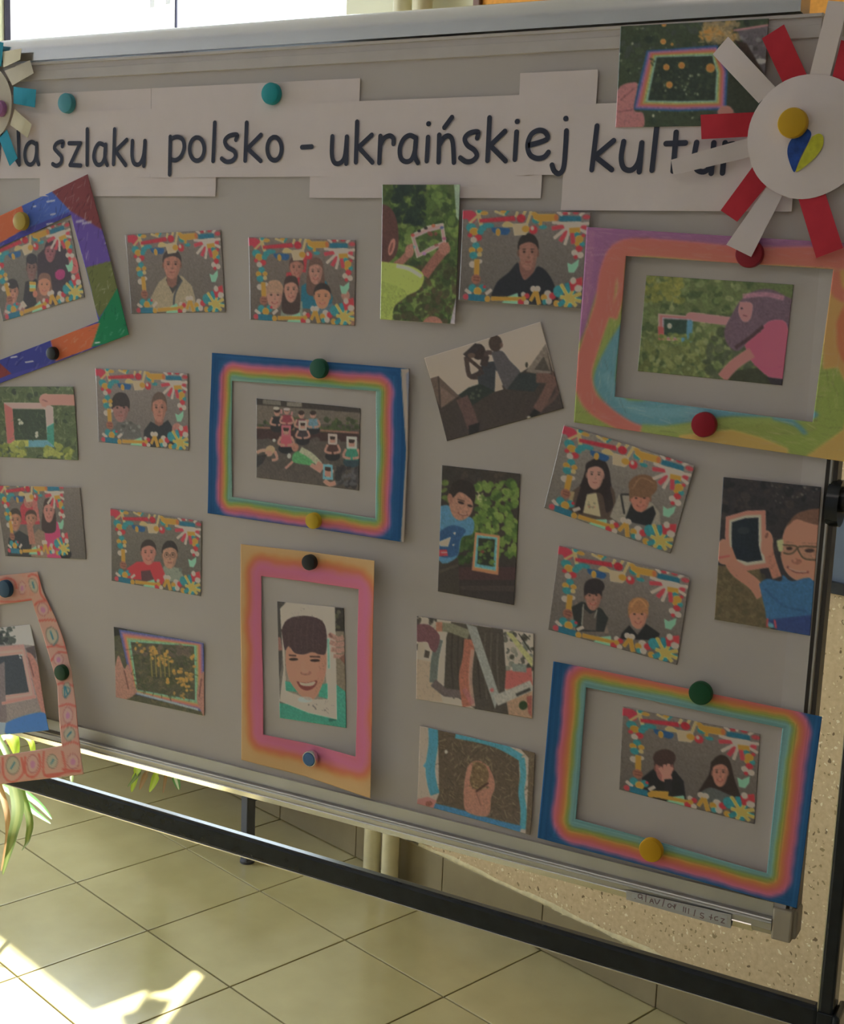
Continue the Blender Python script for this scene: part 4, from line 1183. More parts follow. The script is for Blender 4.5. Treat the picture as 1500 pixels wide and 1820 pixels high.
def d8(c):
    g = np.linspace(0, 1, c.H)[:, None, None]
    c.a[:] = np.array((186, 168, 158)) * (1 - g) + np.array((166, 146, 132)) * g
    c.poly([(40, 338), (92, 325), (200, 430), (390, 400), (520, 310), (600, 260), (662, 150), (700, 300), (760, 500), (130, 680)], (60, 50, 48))
    c.poly([(40, 338), (92, 325), (198, 430), (100, 500)], (92, 74, 68)).poly([(90, 370), (180, 440), (100, 495)], (112, 88, 80)).line([(92, 325), (100, 500)], 8, (60, 48, 46), 1, False)
    c.poly([(555, 300), (662, 150), (690, 310), (600, 310)], (112, 98, 90)).poly([(600, 290), (650, 220), (685, 300)], (70, 62, 58)).ell(560, 265, 8, 16, (60, 54, 50))
    c.line([(700, 300), (720, 420), (620, 510)], 20, (82, 60, 56))
    c.blob([(300, 300), (330, 260), (395, 250), (398, 330), (385, 410), (310, 390)], (50, 52, 60)).line([(345, 215), (330, 270)], 40, (58, 46, 46))
    c.line([(240, 220), (255, 320), (300, 330)], 26, (66, 50, 48)).line([(250, 230), (320, 290)], 20, (66, 50, 48)).line([(330, 300), (262, 330)], 26, (60, 48, 48))
    c.ell(305, 195, 38, 44, (54, 42, 42)).poly([(222, 208), (288, 148), (325, 165), (250, 232)], (52, 44, 48)).ell(268, 215, 20, 14, (88, 66, 60))
    c.poly([(195, 425), (250, 385), (310, 365), (392, 405), (330, 440), (270, 482)], (40, 46, 44)).scatter(14, (230, 390, 330, 450), (5, 10), [(70, 76, 64)])
    c.line([(215, 440), (250, 520), (275, 600)], 66, (88, 62, 60)).poly([(250, 590), (310, 570), (305, 620), (255, 640)], (36, 32, 34))
    c.blob([(370, 195), (430, 190), (470, 240), (530, 310), (500, 370), (450, 395), (420, 340), (400, 290)], (76, 70, 76)).line([(375, 200), (350, 200), (345, 220)], 26, (74, 56, 56))
    c.ell(395, 150, 37, 44, (64, 50, 46)).ell(428, 160, 8, 14, (92, 66, 60)).poly([(395, 290), (435, 395), (390, 408)], (170, 150, 138))
    c.poly([(455, 395), (520, 308), (620, 310), (632, 360), (600, 408)], (44, 49, 52))
    c.line([(610, 335), (690, 345), (660, 430), (615, 505)], 52, (98, 68, 62)).poly([(565, 545), (600, 500), (635, 520), (600, 545)], (30, 28, 30)).ell(572, 545, 10, 8, (150, 140, 130))
nphoto([(757, 636), (961.7, 571.7), (1002.3, 725.7), (795, 784)], V8, (176, 158, 148), 'tilted photo of two boys in silhouette against a pale sky', d8, lift=(.004, .002, .001, .001))
V9 = (5.769, 720, 800)
def d9(c):
    c.scatter(70, (360, 140, 1200, 420), (20, 50), [(58, 50, 46), (52, 46, 44), (66, 54, 48)])
    c.poly([(340, 1180), (1160, 1180), (1140, 1600), (320, 1480)], (50, 42, 42)).poly([(540, 1200), (1150, 1200), (1145, 1330), (540, 1330)], (66, 42, 44)).poly([(560, 1390), (1140, 1390), (1130, 1450), (560, 1430)], (62, 50, 48))
    c.scatter(190, (690, 330, 1160, 1080), (26, 62), [(84, 110, 38), (70, 96, 36), (98, 120, 48), (56, 80, 34), (108, 130, 50)], .9, (.45, .8))
    c.scatter(40, (550, 870, 720, 1150), (20, 44), [(50, 76, 34), (64, 88, 38), (40, 58, 32)]).scatter(8, (370, 300, 480, 560), (20, 40), [(78, 96, 40), (92, 110, 46)])
    c.scatter(16, (720, 420, 830, 530), (6, 16), [(150, 140, 100), (170, 166, 120)])
    c.poly([(340, 1120), (545, 1105), (560, 1540), (330, 1480)], (58, 50, 46)).line([(350, 1250), (540, 1180)], 26, (72, 62, 54))
    c.blob([(360, 575), (450, 572), (520, 690), (570, 720), (640, 680), (705, 730), (690, 860), (580, 900), (530, 1100), (345, 1125)], (56, 112, 148)).blob([(360, 830), (480, 770), (620, 820), (560, 930), (530, 1080), (345, 1080)], (24, 70, 116))
    for p in ([(350, 940), (470, 890), (440, 990), (360, 985)], [(480, 970), (515, 960), (490, 985)], [(490, 850), (520, 840), (510, 872)]): c.poly(p, (186, 168, 150))
    c.poly([(345, 1020), (430, 1020), (440, 1085), (345, 1090)], (160, 36, 54)).line([(370, 1050), (430, 1050)], 10, (188, 170, 160))
    c.blob([(440, 480), (490, 340), (590, 300), (700, 360), (720, 480), (690, 560), (600, 600), (470, 580)], (45, 36, 34))
    c.blob([(450, 470), (490, 490), (560, 430), (660, 490), (695, 560), (670, 660), (580, 722), (500, 690), (460, 600), (450, 540)], (150, 102, 84)).ell(462, 500, 28, 56, (142, 92, 76), 1, -8)
    c.ell(572, 540, 34, 13, (44, 32, 32), 1, 18).ell(664, 572, 28, 12, (44, 32, 32), 1, 18).line([(535, 505), (610, 525)], 12, (70, 48, 44)).ell(622, 600, 20, 20, (168, 116, 96)).line([(540, 640), (590, 668), (640, 662)], 14, (108, 52, 48)).line([(555, 648), (590, 662), (630, 658)], 6, (176, 150, 132))
    c.blob([(480, 460), (520, 400), (620, 430), (700, 490), (705, 420), (620, 350), (520, 360)], (45, 36, 34))
    c.nest([(718, 843), (970, 878), (955, 1278), (684, 1230)], [(752, 900), (920, 916), (906, 1196), (738, 1166)], [(196, 122, 78), (190, 130, 78), (72, 142, 152), (66, 134, 148)])
    c.poly([(752, 900), (920, 916), (906, 1196), (738, 1166)], (40, 44, 34)).scatter(26, (750, 930, 915, 1180), (14, 34), [(70, 100, 36), (90, 118, 44), (58, 80, 36)]).ell(792, 1042, 20, 16, (110, 46, 40))
nphoto([(785.9, 826.9), (925, 842), (914.5, 1075), (778.4, 1051)], V9, (52, 45, 42), 'portrait photo of a boy in a blue shirt by green leaves and a small frame', d9, portrait=True, lift=(.0005, .001, .002, .0005))
V10 = (4.4385, 720, 1080)
def d10(c):
    c.scatter(40, (90, 60, 260, 200), (8, 30), [(50, 44, 42), (150, 140, 130)]).poly([(85, 400), (220, 430), (300, 745), (85, 720)], (158, 136, 118))
    c.poly([(90, 300), (130, 270), (165, 330), (150, 385), (88, 395)], (170, 154, 140)).poly([(85, 290), (105, 280), (100, 330), (88, 340)], (60, 52, 52)).poly([(160, 330), (200, 345), (190, 400), (150, 390)], (70, 60, 56))
    c.scatter(60, (790, 190, 1020, 480), (10, 30), [(66, 66, 60), (90, 92, 84), (120, 114, 104), (54, 52, 48)]).poly([(790, 500), (1000, 470), (1010, 640), (790, 640)], (164, 76, 74)).poly([(850, 440), (960, 450), (960, 510), (850, 500)], (110, 116, 112))
    c.poly([(800, 640), (1005, 640), (1005, 880), (815, 850)], (150, 116, 92)).ell(935, 770, 34, 36, (44, 62, 36)).poly([(960, 700), (1005, 690), (1000, 860), (975, 830)], (140, 70, 62))
    c.poly([(330, 230), (370, 110), (780, 170), (800, 500), (790, 640), (822, 850), (560, 800), (310, 640)], (68, 60, 56))
    for x in (380, 430, 470, 590, 640, 690, 740): c.line([(x, 200), (x - 10, 420), (x + 10, 720)], 12, random.choice([(54, 46, 44), (84, 76, 70)]), .8)
    c.line([(900, 200), (1000, 350)], 8, (46, 42, 40)).line([(940, 200), (990, 250)], 8, (46, 42, 40))
    c.line([(250, 145), (370, 160), (510, 215)], 74, (112, 108, 90), 1, False).line([(250, 150), (300, 150)], 74, (150, 96, 76), 1, False)
    c.line([(275, 250), (240, 400), (225, 590)], 62, (88, 94, 92)).line([(225, 590), (320, 670), (500, 690)], 66, (92, 78, 80), 1, False)
    c.line([(515, 250), (500, 400), (470, 560), (500, 780)], 84, (150, 84, 66)).line([(540, 330), (520, 560), (545, 780)], 30, (168, 130, 118), .8).line([(470, 640), (540, 760)], 40, (150, 86, 96), .6)
    c.poly([(490, 130), (570, 150), (745, 680), (715, 800)], (130, 130, 128)).line([(720, 735), (1005, 610)], 84, (146, 140, 134), 1, False).line([(880, 690), (990, 640)], 26, (60, 58, 58)).ell(690, 650, 16, 16, (170, 84, 90))
    c.poly([(800, 190), (850, 200), (1008, 400), (1005, 470)], (152, 148, 96))
    c.blob([(90, 130), (180, 130), (250, 180), (280, 240), (245, 350), (200, 320), (175, 270), (90, 260)], (102, 62, 72))
nphoto([(741.9, 1094.6), (949.8, 1126), (946.4, 1277), (739.8, 1242)], V10, (172, 158, 148), 'photo of paper frames held against a tree trunk, left of the fair-haired boys', d10)
def d11(c):
    c.a[:] = (158, 142, 134)
    c.poly([(910, 1105), (1040, 1140), (1005, 1800), (960, 1780), (980, 1180)], (92, 76, 62)).straw(40, (940, 1130, 1030, 1760), (20, 50), 5, [(120, 104, 80), (70, 58, 48)])
    c.poly([(262, 958), (420, 985), (900, 1165), (918, 1722), (230, 1560), (268, 1470)], (84, 69, 58))
    c.straw(420, (270, 1000, 900, 1680), (20, 70), 5, [(104, 90, 70), (70, 56, 48), (120, 106, 78), (60, 50, 44), (140, 126, 96)])
    c.line([(225, 945), (225, 1080), (200, 1260), (215, 1390), (238, 1470)], 74, (40, 126, 158)).line([(160, 1260), (200, 1200)], 40, (44, 128, 158))
    c.line([(400, 1000), (600, 1040), (760, 1090), (920, 1180)], 56, (44, 128, 152)).line([(925, 1180), (935, 1320), (920, 1450), (940, 1600), (935, 1740)], 48, (44, 128, 150)).line([(225, 1565), (450, 1620), (700, 1690), (920, 1740)], 50, (30, 104, 152))
    c.poly([(100, 1510), (180, 1490), (250, 1520), (225, 1580), (95, 1550)], (176, 110, 110)).ell(190, 1545, 30, 22, (130, 70, 62)).ell(325, 1135, 12, 14, (180, 172, 164))
    c.blob([(490, 1260), (530, 1215), (600, 1210), (660, 1260), (700, 1340), (708, 1420), (680, 1500), (655, 1640), (490, 1610), (462, 1500), (470, 1360)], (152, 100, 84)).blob([(505, 1300), (560, 1215), (640, 1250), (660, 1340), (600, 1440), (520, 1400)], (104, 80, 56))
    c.scatter(90, (500, 1220, 655, 1430), (5, 12), [(126, 100, 68), (88, 68, 48), (142, 116, 80)]).line([(560, 1450), (600, 1420), (660, 1380)], 16, (70, 44, 40)).line([(560, 1450), (600, 1560)], 10, (118, 72, 62), .7)
    c.line([(498, 1350), (520, 1240)], 26, (158, 106, 90)).line([(690, 1340), (650, 1250)], 20, (150, 98, 82))
nphoto([(747.5, 1289.5), (952.7, 1336.8), (945, 1482), (741.9, 1428)], V10, (158, 142, 134), 'photo of a cupped hand full of seeds inside a blue-edged paper frame, at the bottom', d11, lift=(.002, .003, .004, .001))
VG = (3, 1000, 380)
def d15(c):
    c.scatter(420, (395, 320, 1000, 920), (10, 30), [(96, 110, 62), (76, 92, 52), (112, 122, 76), (62, 78, 48), (128, 134, 84)])
    c.scatter(130, (400, 640, 800, 900), (12, 28), [(122, 128, 72), (88, 96, 52), (104, 110, 60)]).scatter(60, (440, 330, 640, 480), (10, 26), [(130, 128, 50), (108, 112, 48)])
    c.scatter(60, (760, 560, 1000, 880), (16, 34), [(62, 70, 52), (74, 82, 62)]).poly([(900, 840), (1180, 800), (1175, 920), (880, 885)], (58, 60, 46))
    c.nest([(510, 533), (695, 548), (690, 684), (512, 672)], [(540, 560), (664, 566), (660, 664), (540, 655)], [(196, 150, 156), (200, 110, 116), (150, 130, 150)]).poly([(660, 570), (695, 560), (690, 684), (615, 684), (618, 662), (660, 660)], (70, 130, 160)).poly([(508, 600), (540, 605), (540, 672), (512, 672)], (200, 84, 92)).poly([(540, 560), (664, 566), (660, 640), (540, 648)], (44, 66, 58))
    c.scatter(30, (510, 640, 690, 700), (8, 18), [(122, 132, 60), (90, 104, 50)]).ell(570, 598, 12, 14, (196, 190, 180))
    c.line([(690, 548), (780, 560), (900, 575)], 46, (196, 132, 142)).ell(690, 545, 34, 20, (192, 126, 134))
    c.blob([(940, 470), (1000, 420), (1100, 400), (1190, 440), (1225, 470), (1210, 610), (1090, 600), (1010, 650), (940, 730), (880, 700), (862, 620), (900, 540)], (98, 74, 92))
    c.blob([(945, 470), (1010, 480), (1000, 560), (965, 575), (938, 530)], (188, 124, 130)).line([(960, 540), (985, 548)], 8, (120, 60, 66)).ell(955, 505, 8, 6, (60, 40, 50))
    c.line([(960, 440), (1080, 430), (1180, 450)], 26, (180, 110, 140), .6)
    c.blob([(1060, 610), (1110, 570), (1190, 580), (1205, 700), (1190, 900), (1100, 870), (1020, 800), (1000, 760), (1040, 700)], (192, 80, 118)).blob([(970, 700), (1050, 630), (1062, 690), (1055, 760), (1000, 760)], (184, 74, 112)).line([(1020, 800), (1100, 830), (1180, 810)], 16, (150, 56, 92), .7).poly([(1090, 870), (1178, 880), (1172, 916), (1110, 908)], (50, 44, 52))
    c.line([(1010, 740), (920, 800), (850, 875)], 58, (176, 108, 106)).line([(1070, 600), (1000, 660), (920, 715)], 20, (72, 50, 60))
nphoto([(1149, 489.3), (1410.7, 506), (1390, 685), (1133.3, 659.3)], VG, (88, 100, 60), 'photo of a girl in pink holding a frame into leaves, inside the swirling frame', d15, lift=(.0005,) * 4)
V7 = (3.75, 350, 610)
def d16(c):
    c.poly([(395, 365), (1092, 430), (1090, 470), (395, 410)], (54, 46, 44)).poly([(440, 375), (560, 385), (560, 415), (440, 405)], (100, 92, 84)).poly([(600, 390), (700, 395), (700, 425), (600, 420)], (110, 100, 92)).poly([(395, 410), (1092, 465), (1088, 540), (395, 540)], (96, 84, 76))
    c.scatter(90, (420, 500, 1080, 590), (10, 22), [(60, 72, 40), (74, 86, 46), (48, 58, 36)]).line([(395, 562), (700, 575), (1080, 598)], 12, (130, 84, 72)).poly([(395, 570), (1080, 605), (1080, 660), (395, 640)], (60, 40, 40))
    c.scatter(60, (400, 650, 1080, 960), (20, 50), [(80, 70, 66), (70, 62, 58)])
    def kid(x, y, k, top, skin=(160, 112, 98), hold=None, leg=(40, 38, 42)):
        c.ell(x, y + 90*k, 46*k, 30*k, leg).poly([(x - 34*k, y + 80*k), (x - 30*k, y + 14*k), (x + 30*k, y + 14*k), (x + 36*k, y + 80*k)], top)
        c.line([(x - 30*k, y + 20*k), (x - 44*k, y + 60*k), (x - 6*k, y + 72*k)], 14*k, skin).line([(x + 30*k, y + 20*k), (x + 44*k, y + 60*k), (x + 6*k, y + 72*k)], 14*k, skin)
        c.ell(x, y - 12*k, 20*k, 25*k, skin).ell(x, y - 26*k, 21*k, 15*k, (54, 40, 38)).ell(x - 7*k, y - 12*k, 3*k, 2.5*k, (40, 30, 30)).ell(x + 8*k, y - 12*k, 3*k, 2.5*k, (40, 30, 30))
        if hold: c.nest([(x - 28*k, y - 46*k), (x + 28*k, y - 44*k), (x + 26*k, y + 20*k), (x - 26*k, y + 18*k)], [(x - 17*k, y - 32*k), (x + 17*k, y - 30*k), (x + 16*k, y + 8*k), (x - 16*k, y + 8*k)], [hold])
    kid(535, 475, 1.0, (40, 38, 44)); kid(600, 465, 1.0, (130, 44, 60)); kid(697, 490, 1.0, (100, 50, 60)); kid(775, 490, 1.0, (84, 120, 140))
    c.ell(530, 435, 20, 10, (190, 180, 170)).ell(600, 440, 22, 10, (190, 176, 176)).line([(565, 470), (562, 440)], 12, (170, 110, 110)).line([(632, 480), (636, 455)], 12, (170, 110, 110))
    kid(706, 562, 1.0, (60, 50, 56), hold=(196, 180, 172)); kid(595, 600, 1.15, (196, 78, 100), hold=(190, 90, 110), leg=(34, 34, 38)); kid(905, 655, 1.1, (70, 44, 42), hold=(196, 178, 172)); kid(1032, 680, 1.25, (42, 120, 100), hold=(190, 186, 180), leg=(40, 60, 70))
    c.ell(515, 648, 10, 10, (200, 196, 190)).ell(615, 752, 12, 16, (200, 196, 190)).line([(400, 730), (440, 715), (520, 720)], 22, (170, 130, 110)).ell(490, 712, 32, 30, (160, 132, 96)).ell(480, 735, 24, 20, (180, 130, 110)).line([(520, 720), (535, 770), (500, 780)], 18, (170, 120, 104)).poly([(400, 750), (470, 740), (440, 800), (398, 830)], (46, 42, 44))
    c.blob([(640, 740), (680, 720), (760, 740), (780, 810), (720, 810), (640, 790)], (70, 140, 84)).ell(655, 695, 24, 28, (150, 96, 80)).line([(690, 710), (760, 750), (820, 810)], 40, (150, 148, 124)).line([(800, 800), (850, 830)], 32, (176, 120, 106)).line([(760, 810), (830, 855)], 28, (176, 120, 106)).line([(640, 790), (590, 835)], 16, (170, 116, 104))
    c.scatter(40, (930, 830, 1075, 950), (10, 30), [(56, 52, 56), (80, 76, 80), (44, 42, 46)]).ell(878, 850, 34, 44, (190, 128, 112)).ell(880, 835, 32, 20, (54, 40, 38)).line([(850, 915), (885, 940), (925, 930)], 28, (186, 130, 112)).nest([(842, 806), (905, 812), (908, 912), (840, 906)], [(854, 824), (893, 828), (894, 894), (853, 890)], [(84, 150, 168)])
nphoto([(455.9, 708), (640.7, 725.5), (637.5, 871.9), (455.9, 848.7)], V7, (76, 66, 62), 'photo of a class sitting on dark paving, inside the blue-edged rainbow frame', d16, lift=(.0005,) * 4)
V17 = (4.55, 1240, 800)
def d17(c):
    c.scatter(200, (160, 210, 1010, 930), (14, 50), [(50, 46, 52), (42, 40, 46), (60, 52, 54), (34, 34, 40)]).scatter(30, (600, 250, 990, 430), (5, 12), [(90, 84, 84), (120, 112, 108)], .6)
    c.poly([(150, 930), (500, 960), (600, 1500), (120, 1400)], (92, 78, 54)).scatter(120, (150, 930, 560, 1430), (14, 40), [(84, 70, 50), (104, 90, 62), (76, 66, 46)], .6)
    c.nest([(228, 540), (400, 490), (547, 487), (550, 700), (588, 945), (370, 978), (255, 860), (222, 700)], [(275, 582), (380, 550), (490, 545), (492, 770), (522, 890), (400, 906), (278, 870), (272, 700)], [(200, 124, 108), (204, 128, 112), (206, 132, 114), (160, 152, 136), (172, 164, 150)])
    c.poly([(275, 582), (380, 550), (490, 545), (492, 770), (522, 890), (400, 906), (278, 870)], (30, 38, 50)).ell(370, 650, 50, 30, (52, 60, 68), .6)
    c.line([(230, 800), (300, 960), (450, 1080), (520, 1180)], 100, (168, 108, 88)).blob([(165, 760), (200, 720), (250, 740), (268, 840), (240, 920), (170, 900)], (178, 118, 98)).line([(180, 745), (215, 735)], 18, (188, 130, 110)).line([(170, 870), (260, 855)], 14, (190, 80, 80))
    c.line([(560, 700), (580, 850), (640, 1030)], 76, (158, 98, 80)).blob([(512, 740), (550, 650), (600, 690), (605, 790), (560, 860), (512, 820)], (176, 116, 96)).ell(556, 690, 14, 26, (120, 70, 60), 1, 20)
    c.blob([(670, 860), (690, 680), (760, 560), (880, 500), (1010, 520), (1000, 900), (960, 1040), (860, 1070), (760, 1030), (700, 960)], (172, 114, 92))
    c.blob([(720, 620), (770, 540), (860, 490), (1010, 480), (1010, 600), (900, 590), (800, 560)], (104, 70, 56))
    c.blob([(640, 730), (690, 725), (690, 800), (655, 815)], (170, 172, 120), .9)
    for a in ([(690, 760), (800, 775), (780, 820), (740, 840), (690, 830)], [(820, 780), (990, 790), (985, 890), (870, 880), (835, 850)]): c.blob(a, (150, 104, 84))
    c.line([(685, 765), (800, 778), (780, 822), (740, 840), (690, 830)], 12, (66, 58, 44)).line([(1000, 785), (820, 780), (835, 850), (880, 882), (1000, 890)], 12, (66, 58, 44)).line([(640, 735), (660, 815), (690, 800)], 10, (150, 152, 104))
    c.ell(740, 795, 26, 14, (52, 36, 36)).ell(905, 812, 40, 16, (52, 36, 36)).ell(800, 900, 44, 26, (140, 84, 68)).line([(760, 850), (790, 900)], 18, (184, 126, 104), .8).line([(720, 940), (800, 985), (900, 985)], 20, (116, 56, 54)).line([(735, 950), (800, 978), (880, 982)], 8, (190, 160, 140))
    c.line([(690, 740), (780, 750)], 12, (130, 88, 70), .7).line([(840, 750), (980, 755)], 14, (126, 84, 66), .7)
    c.blob([(495, 1080), (560, 1040), (670, 1060), (690, 1010), (760, 1060), (940, 1060), (930, 1500), (600, 1430), (540, 1270)], (30, 88, 136)).line([(540, 1120), (700, 1260), (880, 1300)], 22, (24, 70, 118), .7).poly([(560, 1370), (930, 1330), (920, 1500), (640, 1450)], (32, 54, 112))
    c.line([(565, 1360), (560, 1430)], 16, (170, 50, 60)).ell(590, 1415, 26, 18, (70, 140, 160), 1, 30).line([(620, 1370), (632, 1440)], 16, (180, 50, 66))
nphoto([(1285.7, 847.7), (1459.8, 865.5), (1440, 1129.7), (1269.7, 1100.7)], V17, (48, 44, 50), 'portrait photo of a boy in glasses holding a pink frame at the right', d17, y=-.0040, portrait=True, lift=(.0005, .001, .001, .0005))
VF = (4.839, 1090, 30)
def d18(c):
    c.scatter(300, (20, 40, 1350, 960), (14, 44), [(54, 66, 48), (44, 56, 44), (64, 74, 52), (38, 48, 42), (58, 64, 62)]).scatter(60, (40, 80, 1300, 900), (5, 14), [(130, 138, 112), (110, 122, 96), (160, 160, 140)], .7)
    c.scatter(70, (770, 50, 1100, 210), (20, 46), [(150, 120, 66), (130, 108, 74), (110, 96, 74), (160, 116, 50)]).straw(60, (750, 50, 1090, 230), (30, 70), 7, [(170, 146, 90), (140, 120, 84), (90, 78, 60)]).scatter(8, (750, 120, 860, 210), (14, 26), [(176, 122, 36)])
    c.poly([(1060, 110), (1345, 70), (1315, 520), (1180, 330)], (84, 76, 84)).line([(1040, 120), (1340, 75)], 16, (180, 110, 120), .8).scatter(30, (1090, 150, 1320, 400), (10, 30), [(110, 104, 110), (64, 58, 62)]).ell(1270, 385, 50, 22, (170, 166, 164)).poly([(1040, 200), (1150, 230), (1310, 510), (1200, 400)], (58, 42, 36))
    c.poly([(1000, 480), (1250, 740), (1230, 830), (960, 820)], (46, 50, 38))
    c.nest([(290, 290), (900, 245), (990, 460), (975, 800), (560, 815), (165, 800)], [(378, 350), (855, 338), (890, 480), (878, 720), (560, 725), (302, 720)], RB)
    c.poly([(378, 350), (855, 338), (890, 480), (878, 720), (560, 725), (302, 720)], (40, 50, 44)).scatter(120, (330, 360, 870, 710), (10, 30), [(48, 60, 48), (38, 46, 42), (56, 66, 50)]).scatter(16, (380, 500, 800, 680), (6, 14), [(140, 146, 120), (120, 128, 100)])
    for x, y, r in ((460, 435, 27), (592, 420, 28), (840, 442, 38), (486, 586, 28), (433, 214, 24), (510, 238, 12), (440, 66, 20)): c.ell(x, y, r, r, (206, 138, 40)).ell(x + 3, y + 3, r * .5, r * .5, (186, 116, 30))
    c.blob([(15, 720), (60, 600), (180, 565), (212, 600), (180, 800), (260, 830), (250, 960), (10, 960)], (158, 94, 98)).line([(60, 720), (180, 620)], 16, (128, 70, 76), .7).line([(40, 820), (170, 800)], 14, (124, 66, 72), .7)
    c.blob([(930, 770), (1000, 770), (1040, 820), (1000, 850), (900, 830)], (168, 108, 96)).ell(348, 852, 10, 14, (160, 160, 140))
nphoto([(1103.3, 46.7), (1368, 34), (1353, 222), (1094.3, 226.7)], VF, (52, 62, 46), 'photo of orange dandelions behind a small rainbow frame, beside the red flower', d18, y=-.0056, lift=(.0005, .003, .001, .001), rnd=2)
V3 = (3.79, 400, 950)
def d19(c):
    c.poly([(350, 450), (400, 455), (380, 900), (360, 980)], (64, 58, 58)).poly([(720, 490), (805, 495), (805, 650), (720, 650)], (46, 40, 38)).scatter(20, (720, 500, 800, 640), (8, 20), [(74, 70, 50), (52, 46, 42), (90, 84, 70)]).poly([(720, 650), (805, 650), (815, 1060), (740, 1000)], (112, 98, 84))
    c.poly([(352, 1130), (600, 1170), (760, 1040), (815, 1060), (825, 1310), (360, 1250)], (32, 128, 112)).line([(700, 1250), (760, 1240)], 20, (24, 92, 82)).poly([(740, 1000), (816, 1060), (816, 1300), (750, 1250)], (34, 132, 116))
    c.poly([(372, 500), (420, 450), (740, 490), (755, 1245), (560, 1200), (370, 1120), (395, 900)], (186, 172, 162))
    c.poly([(385, 620), (450, 550), (660, 575), (690, 1110), (560, 1110), (410, 1050), (400, 780)], (120, 108, 98)).poly([(405, 985), (480, 1000), (500, 1060), (410, 1050)], (32, 128, 112)).poly([(640, 1010), (690, 1000), (692, 1105), (630, 1090)], (34, 136, 118))
    c.blob([(410, 790), (430, 700), (560, 680), (670, 760), (682, 900), (655, 1010), (610, 1095), (555, 1115), (490, 1060), (435, 980), (410, 880)], (176, 120, 98)).blob([(600, 700), (675, 770), (682, 900), (650, 1010), (600, 1080), (630, 900)], (150, 98, 80), .7)
    c.blob([(380, 640), (420, 570), (530, 545), (640, 570), (682, 640), (682, 790), (640, 806), (590, 790), (530, 806), (470, 796), (430, 750), (402, 775)], (66, 46, 52))
    for x in (440, 480, 520, 560, 600, 640): c.line([(x, 580), (x - 10, 680), (x - 4, 770)], 9, (80, 58, 62), .35)
    c.line([(430, 810), (480, 815)], 12, (70, 46, 44)).line([(570, 820), (640, 822)], 12, (70, 46, 44)).ell(462, 838, 32, 10, (48, 32, 32)).ell(606, 846, 34, 10, (48, 32, 32)).line([(530, 850), (522, 920)], 26, (190, 134, 110), .8).ell(545, 930, 40, 18, (142, 88, 74)).ell(540, 918, 24, 14, (196, 140, 116))
    c.blob([(480, 985), (550, 995), (620, 980), (600, 1030), (550, 1050), (505, 1030)], (116, 50, 48)).blob([(500, 992), (550, 1000), (606, 988), (594, 1012), (550, 1018), (512, 1010)], (206, 188, 170)).ell(455, 930, 34, 24, (188, 124, 104), .5).ell(640, 940, 28, 24, (182, 116, 98), .5)
    for p in (([(700, 670), (760, 700), (800, 690)], 34), ([(705, 720), (760, 740), (805, 730)], 34), ([(715, 770), (770, 780), (805, 770)], 34), ([(730, 815), (780, 820), (805, 815)], 28)): c.line(p[0], p[1], (150, 108, 98))
    c.line([(700, 665), (720, 690)], 16, (120, 76, 70)).poly([(770, 830), (806, 800), (806, 870)], (110, 72, 64)).line([(360, 690), (375, 780)], 26, (130, 86, 78))
    c.straw(26, (410, 480, 590, 530), (14, 40), 4, [(150, 136, 130), (110, 98, 96)]).scatter(6, (560, 1130, 620, 1180), (6, 14), [(90, 80, 80)]).straw(8, (660, 1110, 720, 1190), (20, 40), 5, [(80, 70, 70)]).ell(440, 1090, 60, 24, (150, 138, 130), .6).ell(540, 1110, 50, 20, (120, 150, 160), .5).line([(695, 700), (700, 900)], 14, (60, 140, 130), .7)
nphoto([(492.9, 1068.7), (611, 1080.6), (615.8, 1293.8), (497.6, 1275.9)], V3, (96, 88, 82), 'portrait photo of a grinning boy in a white frame, inside the pink and orange frame', d19, portrait=True, lift=(.0005,) * 4)
def dL(c):
    c.scatter(120, (-20, 170, 530, 670), (10, 26), DARKG + [(80, 94, 56), (92, 104, 66)]).straw(260, (-20, 170, 530, 660), (20, 50), 5, [(96, 106, 72), (60, 72, 46), (116, 122, 88), (48, 58, 40)])
    c.nest([(28, 280), (300, 282), (355, 310), (362, 575), (50, 570)], [(84, 320), (290, 322), (302, 330), (314, 530), (96, 530)], [(186, 160, 158), (190, 164, 160)])
    c.poly([(28, 285), (84, 320), (98, 530), (50, 570)], (186, 92, 92)).poly([(30, 285), (300, 282), (290, 322), (84, 320)], (186, 150, 148)).poly([(96, 530), (314, 530), (362, 578), (180, 578), (50, 570)], (70, 130, 150)).poly([(312, 440), (358, 415), (362, 575), (314, 530)], (38, 122, 110)).poly([(50, 570), (96, 530), (190, 530), (190, 575)], (150, 150, 60))
    c.poly([(84, 320), (302, 326), (314, 528), (98, 528)], (48, 60, 46)).straw(50, (90, 330, 300, 520), (20, 40), 5, [(60, 76, 54), (76, 90, 62), (40, 50, 40)])
    for x, y in ((135, 405), (248, 492)): c.scatter(8, (x - 14, y - 18, x + 14, y + 22), (6, 11), [(196, 192, 180), (178, 176, 160)], 1)
    c.scatter(26, (-10, 560, 170, 650), (16, 36), [(118, 124, 40), (98, 108, 38), (134, 138, 50)], .95, (.4, .7)).scatter(24, (300, 560, 500, 650), (16, 36), [(120, 126, 42), (100, 110, 38), (136, 140, 50)], .95, (.4, .7))
    c.line([(290, 262), (400, 262), (515, 265)], 72, (176, 118, 108)).ell(305, 262, 44, 40, (180, 122, 112)).line([(280, 260), (320, 275)], 12, (130, 78, 74)).line([(280, 290), (310, 300)], 26, (178, 120, 110))
nphoto([(-8, 687), (132, 687), (140, 818), (-4, 811.5)], V6, (70, 82, 50), 'photo of a paper frame held over white flowers in grass, at the left edge', dL)

